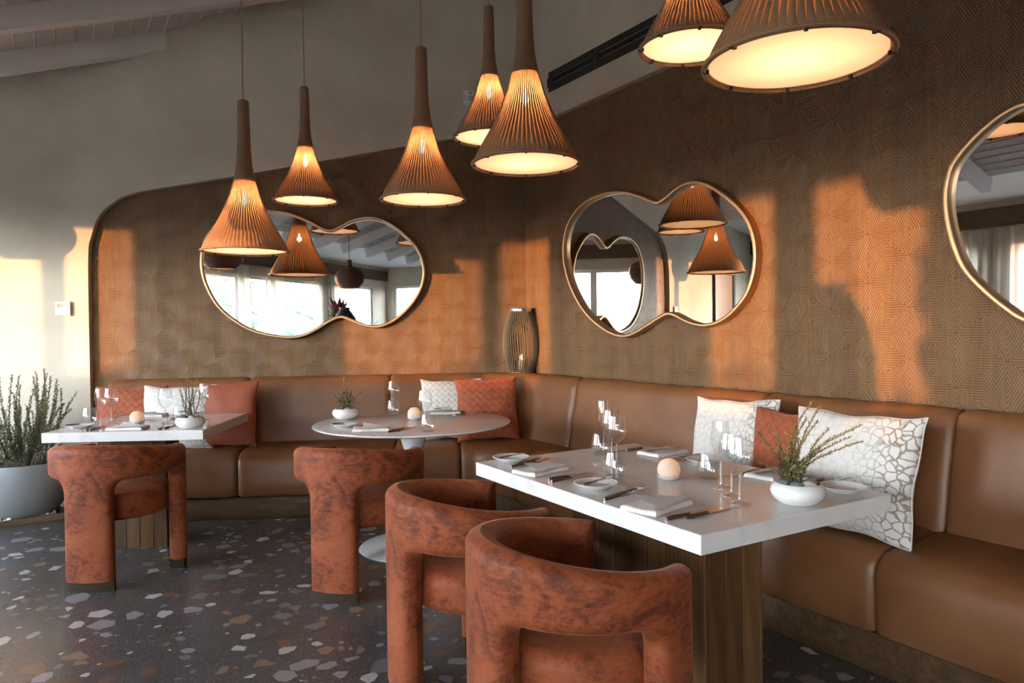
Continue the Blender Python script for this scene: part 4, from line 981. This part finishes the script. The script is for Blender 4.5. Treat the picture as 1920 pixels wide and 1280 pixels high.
MB().lathe([(.001, .02), (.030, .02), (.032, .03), (.034, .16)], 24).build('candle_glass', M_GLASS, t, 60)
MB().lathe([(.001, .022), (.024, .022), (.024, .10), (.001, .102)], 20).build('candle', M_WAX, t, 40)
MB().lathe([(.001, .100), (.009, .112), (.010, .124), (.005, .142), (.001, .155)], 12).build('flame', M_FLAME, t, 60)
ld = bpy.data.lights.new('candle_light', 'POINT'); ld.energy = .12; ld.color = (1, .6, .3); ld.shadow_soft_size = .01
l = bpy.data.objects.new('candle_light', ld); COL.objects.link(l); l.parent = t; l.location = (0, 0, .13)
# thermostat
c = WL(3.508, 1.492, .051); t = thing('thermostat', 'white wall thermostat with a small grey screen', 'thermostat', c, ang(-uL), None)
MB().box((0, -.011, 0), (.108, .022, .106)).build('housing', M_PLASTIC, t, bevel=.004)
MB().box((-.004, -.0225, .022), (.066, .002, .030)).build('screen', M_SCREEN, t)
MB().box((0, -.0225, -.025), (.06, .002, .008)).build('button', M_PLASTIC, t, bevel=.001)
c = WL(.443, 3.118, .051); t = thing('wall_sensor', 'white sensor box with a round dial high on the plaster', 'sensor', c, ang(-uL))
MB().box((0, -.016, 0), (.092, .032, .122)).build('housing', M_PLASTIC, t, bevel=.012, seg=3)
q = Matrix.Rotation(R(90), 4, 'X')
for nm, x, z, r_, m in (('dial', .012, -.004, .017, M_GREY), ('dial_cap', .012, -.004, .011, M_PLASTIC), ('lens', .010, .036, .009, M_SCREEN), ('light_dot', -.036, -.020, .003, M_GREY), ('light_dot', -.036, -.007, .003, M_GREY), ('light_dot', -.036, .008, .003, M_GREY), ('light_dot', -.036, .022, .003, M_GREY)):
    dpt = .034 if nm != 'dial_cap' else .037
    o = MB().lathe([(.001, dpt + .002), (r_ * .85, dpt + .002), (r_, dpt), (r_, .030)], 20).build(nm, m, t, 40); o.matrix_local = Matrix.Translation((x, 0, z)) @ q
# air vent
t0 = WR(1.33, 3.13, .0505); t = thing('air_vent', 'long black slot air vent high on the plaster wall', 'vent', t0, ang(uR))
zt, zb = .075, -.069; x0, x1 = -.90, .90
for q in ((x0, x1, zt - .040, zt), (x0, x1, zb, zb + .045)): MB().box(((q[0] + q[1]) / 2, -.005, (q[2] + q[3]) / 2), (q[1] - q[0], .010, q[3] - q[2])).build('frame_rail', M_BLACK, t, bevel=.002)
for x in (x0 + .011, x1 - .011): MB().box((x, -.005, .003), (.022, .0102, zt - zb)).build('frame_end', M_BLACK, t, bevel=.001)
MB().box((0, -.001, 0), (x1 - x0 - .01, .0018, zt - zb - .06)).build('slot_back', M_DARK, t)
for k in range(4):
    x = x0 + .02 + (x1 - x0 - .04) * k / 3 if k < 3 else x1 - .02
    x = [-.88, -.338, .228, .88][k]; MB().box((x, -.005, .003), (.075, .010, .062)).build('divider', M_BLACK, t, bevel=.001)
for xa, xb in ((-.84, -.38), (-.30, .19), (.27, .84)):
    for z in (.026, -.016): MB().box(((xa + xb) / 2, -.0085, z), (xb - xa, .004, .005)).build('slat', M_GREY, t, bevel=.001)
for x in (-.338, .228): MB().box((x, -.0105, .003), (.0025, .001, .144)).build('joint_line', M_GREY, t)
# floor planter
FP = vec(-.6815 * 5.08, 5.08, 0)
t = thing('pot_tray', 'square wooden tray under the large grey planter', 'tray', FP, R(38))
MB().box((0, 0, .012), (.40, .40, .016)).build('board', M_TRAY, t, bevel=.002)
for x, y, a, b_ in ((0, -.20, .42, .02), (0, .20, .42, .02), (-.20, 0, .02, .38), (.20, 0, .02, .38)): MB().box((x, y, .022), (a, b_, .044)).build('rim', M_TRAY, t, bevel=.002)
g = np.random.default_rng(5)
for k in range(46):
    a = 2 * math.pi * k / 46 + g.uniform(-.05, .05); rr_ = .19 + .02 * g.random(); mx = max(abs(math.cos(a)), abs(math.sin(a))); rr_ = min(rr_, .16 / mx) 
    r_ = .011 + .007 * g.random(); o = MB().ball((0, 0, 0), (r_, r_ * .8, r_ * .7), 9, 6, jit=.06).build('white_pebble', M_CERAM, None, 60)
    aa = a + R(38); o.location = (FP[0] + rr_ * math.cos(aa), FP[1] + rr_ * math.sin(aa), .020 + r_ * .7 + (.008 if k % 3 == 0 else 0)); tag(o, 'small white pebble on the wooden tray around the grey planter', 'pebble', 'white pebbles on the planter tray')
t = thing('floor_planter', 'large pale grey bowl planter with wispy shrub beside the plaster wall', 'planter', (FP[0], FP[1], .0205))
MB().lathe([(.001, 0), (.15, 0), (.17, .006), (.225, .075), (.27, .165), (.29, .26), (.292, .33), (.288, .385), (.284, .390), (.276, .386), (.276, .345), (.001, .345)], 64).build('bowl', M_POT, t, 40)
MB().lathe([(.275, .350), (.15, .357), (.001, .36)], 24).build('soil', M_SOIL, t, 60)
st = []
for k in range(64):
    a, q = g.uniform(0, 6.28), g.uniform(.02, .2); bx, by = q * math.cos(a), q * math.sin(a); Lh = g.uniform(.22, .60) * (1.12 - abs(bx) * 1.2)
    lean = g.uniform(.15, .55); tx = bx + bx * lean * 1.6 + g.normal() * .05; ty = by * 1.5 + g.normal() * .03
    st.append(((bx * .7, by * .7, .35), (tx, min(ty, .16), .36 + Lh), (g.normal() * .02, g.normal() * .02, 0)))
st += [((.08, -.05, .35), (.235, -.06, .99), (.02, 0, 0)), ((.09, -.02, .35), (.275, -.05, .93), (.03, 0, 0)), ((-.03, -.04, .35), (.01, -.06, .99), (-.02, 0, 0)), ((-.04, -.05, .35), (-.035, -.06, 1.0), (-.03, 0, 0)), ((.1, -.1, .35), (.36, -.12, .80), (0, 0, .05)), ((.12, -.1, .35), (.42, -.14, .76), (0, 0, .05))]
sb, lb = sprigs(st, .024, 75, 6); sb.build('stems', M_STEMG, t, 60); o = lb.build('leaves', [M_LEAF2, M_LEAF], t); o['kind'] = 'stuff'

# ================================================================== behind the camera: seen in the mirrors and as shadows
def strap_leaf(L, w_, bend):
    b = MB(); P = []
    for i in range(9):
        f = i / 8; x = L * f * math.cos(bend * f); z = L * f * math.sin(1.25) - bend * L * .45 * f * f; ww = w_ * math.sin(math.pi * (.12 + .86 * f)) ; P.append([(x * .8, -ww, z + ww * .4), (x * .8, 0, z), (x * .8, ww, z + ww * .4)])
    return b.grid(P)
t = thing('bromeliad', 'red bromeliad in a dark pot on a slim stand, reflected in the left mirror', 'plant', (-1.37, -.82, 0))
MB().lathe([(.001, 0), (.15, 0), (.15, .02), (.05, .05), (.04, .6), (.05, 1.15), (.12, 1.25), (.15, 1.40), (.14, 1.42), (.001, 1.38)], 32).build('stand_pot', M_BLACK, t, 50)
for k in range(34):
    f = k / 33; o = strap_leaf(.52 - .10 * f, .036, .5 + 1.1 * (1 - f)).build('leaf', M_RED if f > .45 else M_HEDGE, t, 60, loc=(0, 0, 1.36 + .12 * f)); o.rotation_euler = (0, -.35 * f, k * 2.4)
t = thing('shadow_urn', 'unseen dark egg shaped urn on the floor by the window wall', 'urn', (-1.276, .114, 0))  # unseen, added only to throw the rounded shadow onto the oak wall
MB().lathe([(.001, 0), (.13, 0), (.15, .02), (.185, .35), (.215, .80), (.225, 1.10), (.205, 1.34), (.16, 1.50), (.10, 1.59), (.075, 1.62), (.085, 1.66), (.06, 1.66), (.05, 1.55)], 40).build('body', M_BLACK, t, 50)
t = thing('spiky_plant', 'spiky green yucca in a tall pot, seen reflected in the left mirror', 'plant', (-1.05, -3.2, 0))
MB().lathe([(.001, 0), (.16, 0), (.20, .5), (.22, 1.0), (.205, 1.0), (.001, .97)], 32).build('pot', M_POT, t, 50)
for k in range(30):
    o = strap_leaf(.62 + .2 * random.random(), .02, .25 + .6 * random.random()).build('leaf', M_PALM, t, 60, loc=(0, 0, .97)); o.rotation_euler = (0, 0, k * 2.4)
t = thing('console_table', 'narrow dark console table holding a bottle vase by the windows', 'table', (-.10, -3.75, 0), wrot)
MB().box((0, 0, .98), (.9, .36, .04)).build('top', M_DOOR, t, bevel=.003)
for x in (-.41, .41):
    for y in (-.14, .14): MB().box((x, y, .48), (.04, .04, .96)).build('leg', M_DOOR, t, bevel=.002)
t = thing('bottle_vase', 'dark bottle vase on the console, seen reflected in the left mirror', 'vase', (-.10, -3.75, 1.0005))
MB().lathe([(.001, 0), (.10, 0), (.14, .06), (.155, .16), (.13, .27), (.07, .35), (.042, .42), (.040, .52), (.05, .56), (.04, .56), (.03, .50)], 36).build('body', M_BLACK, t, 50)
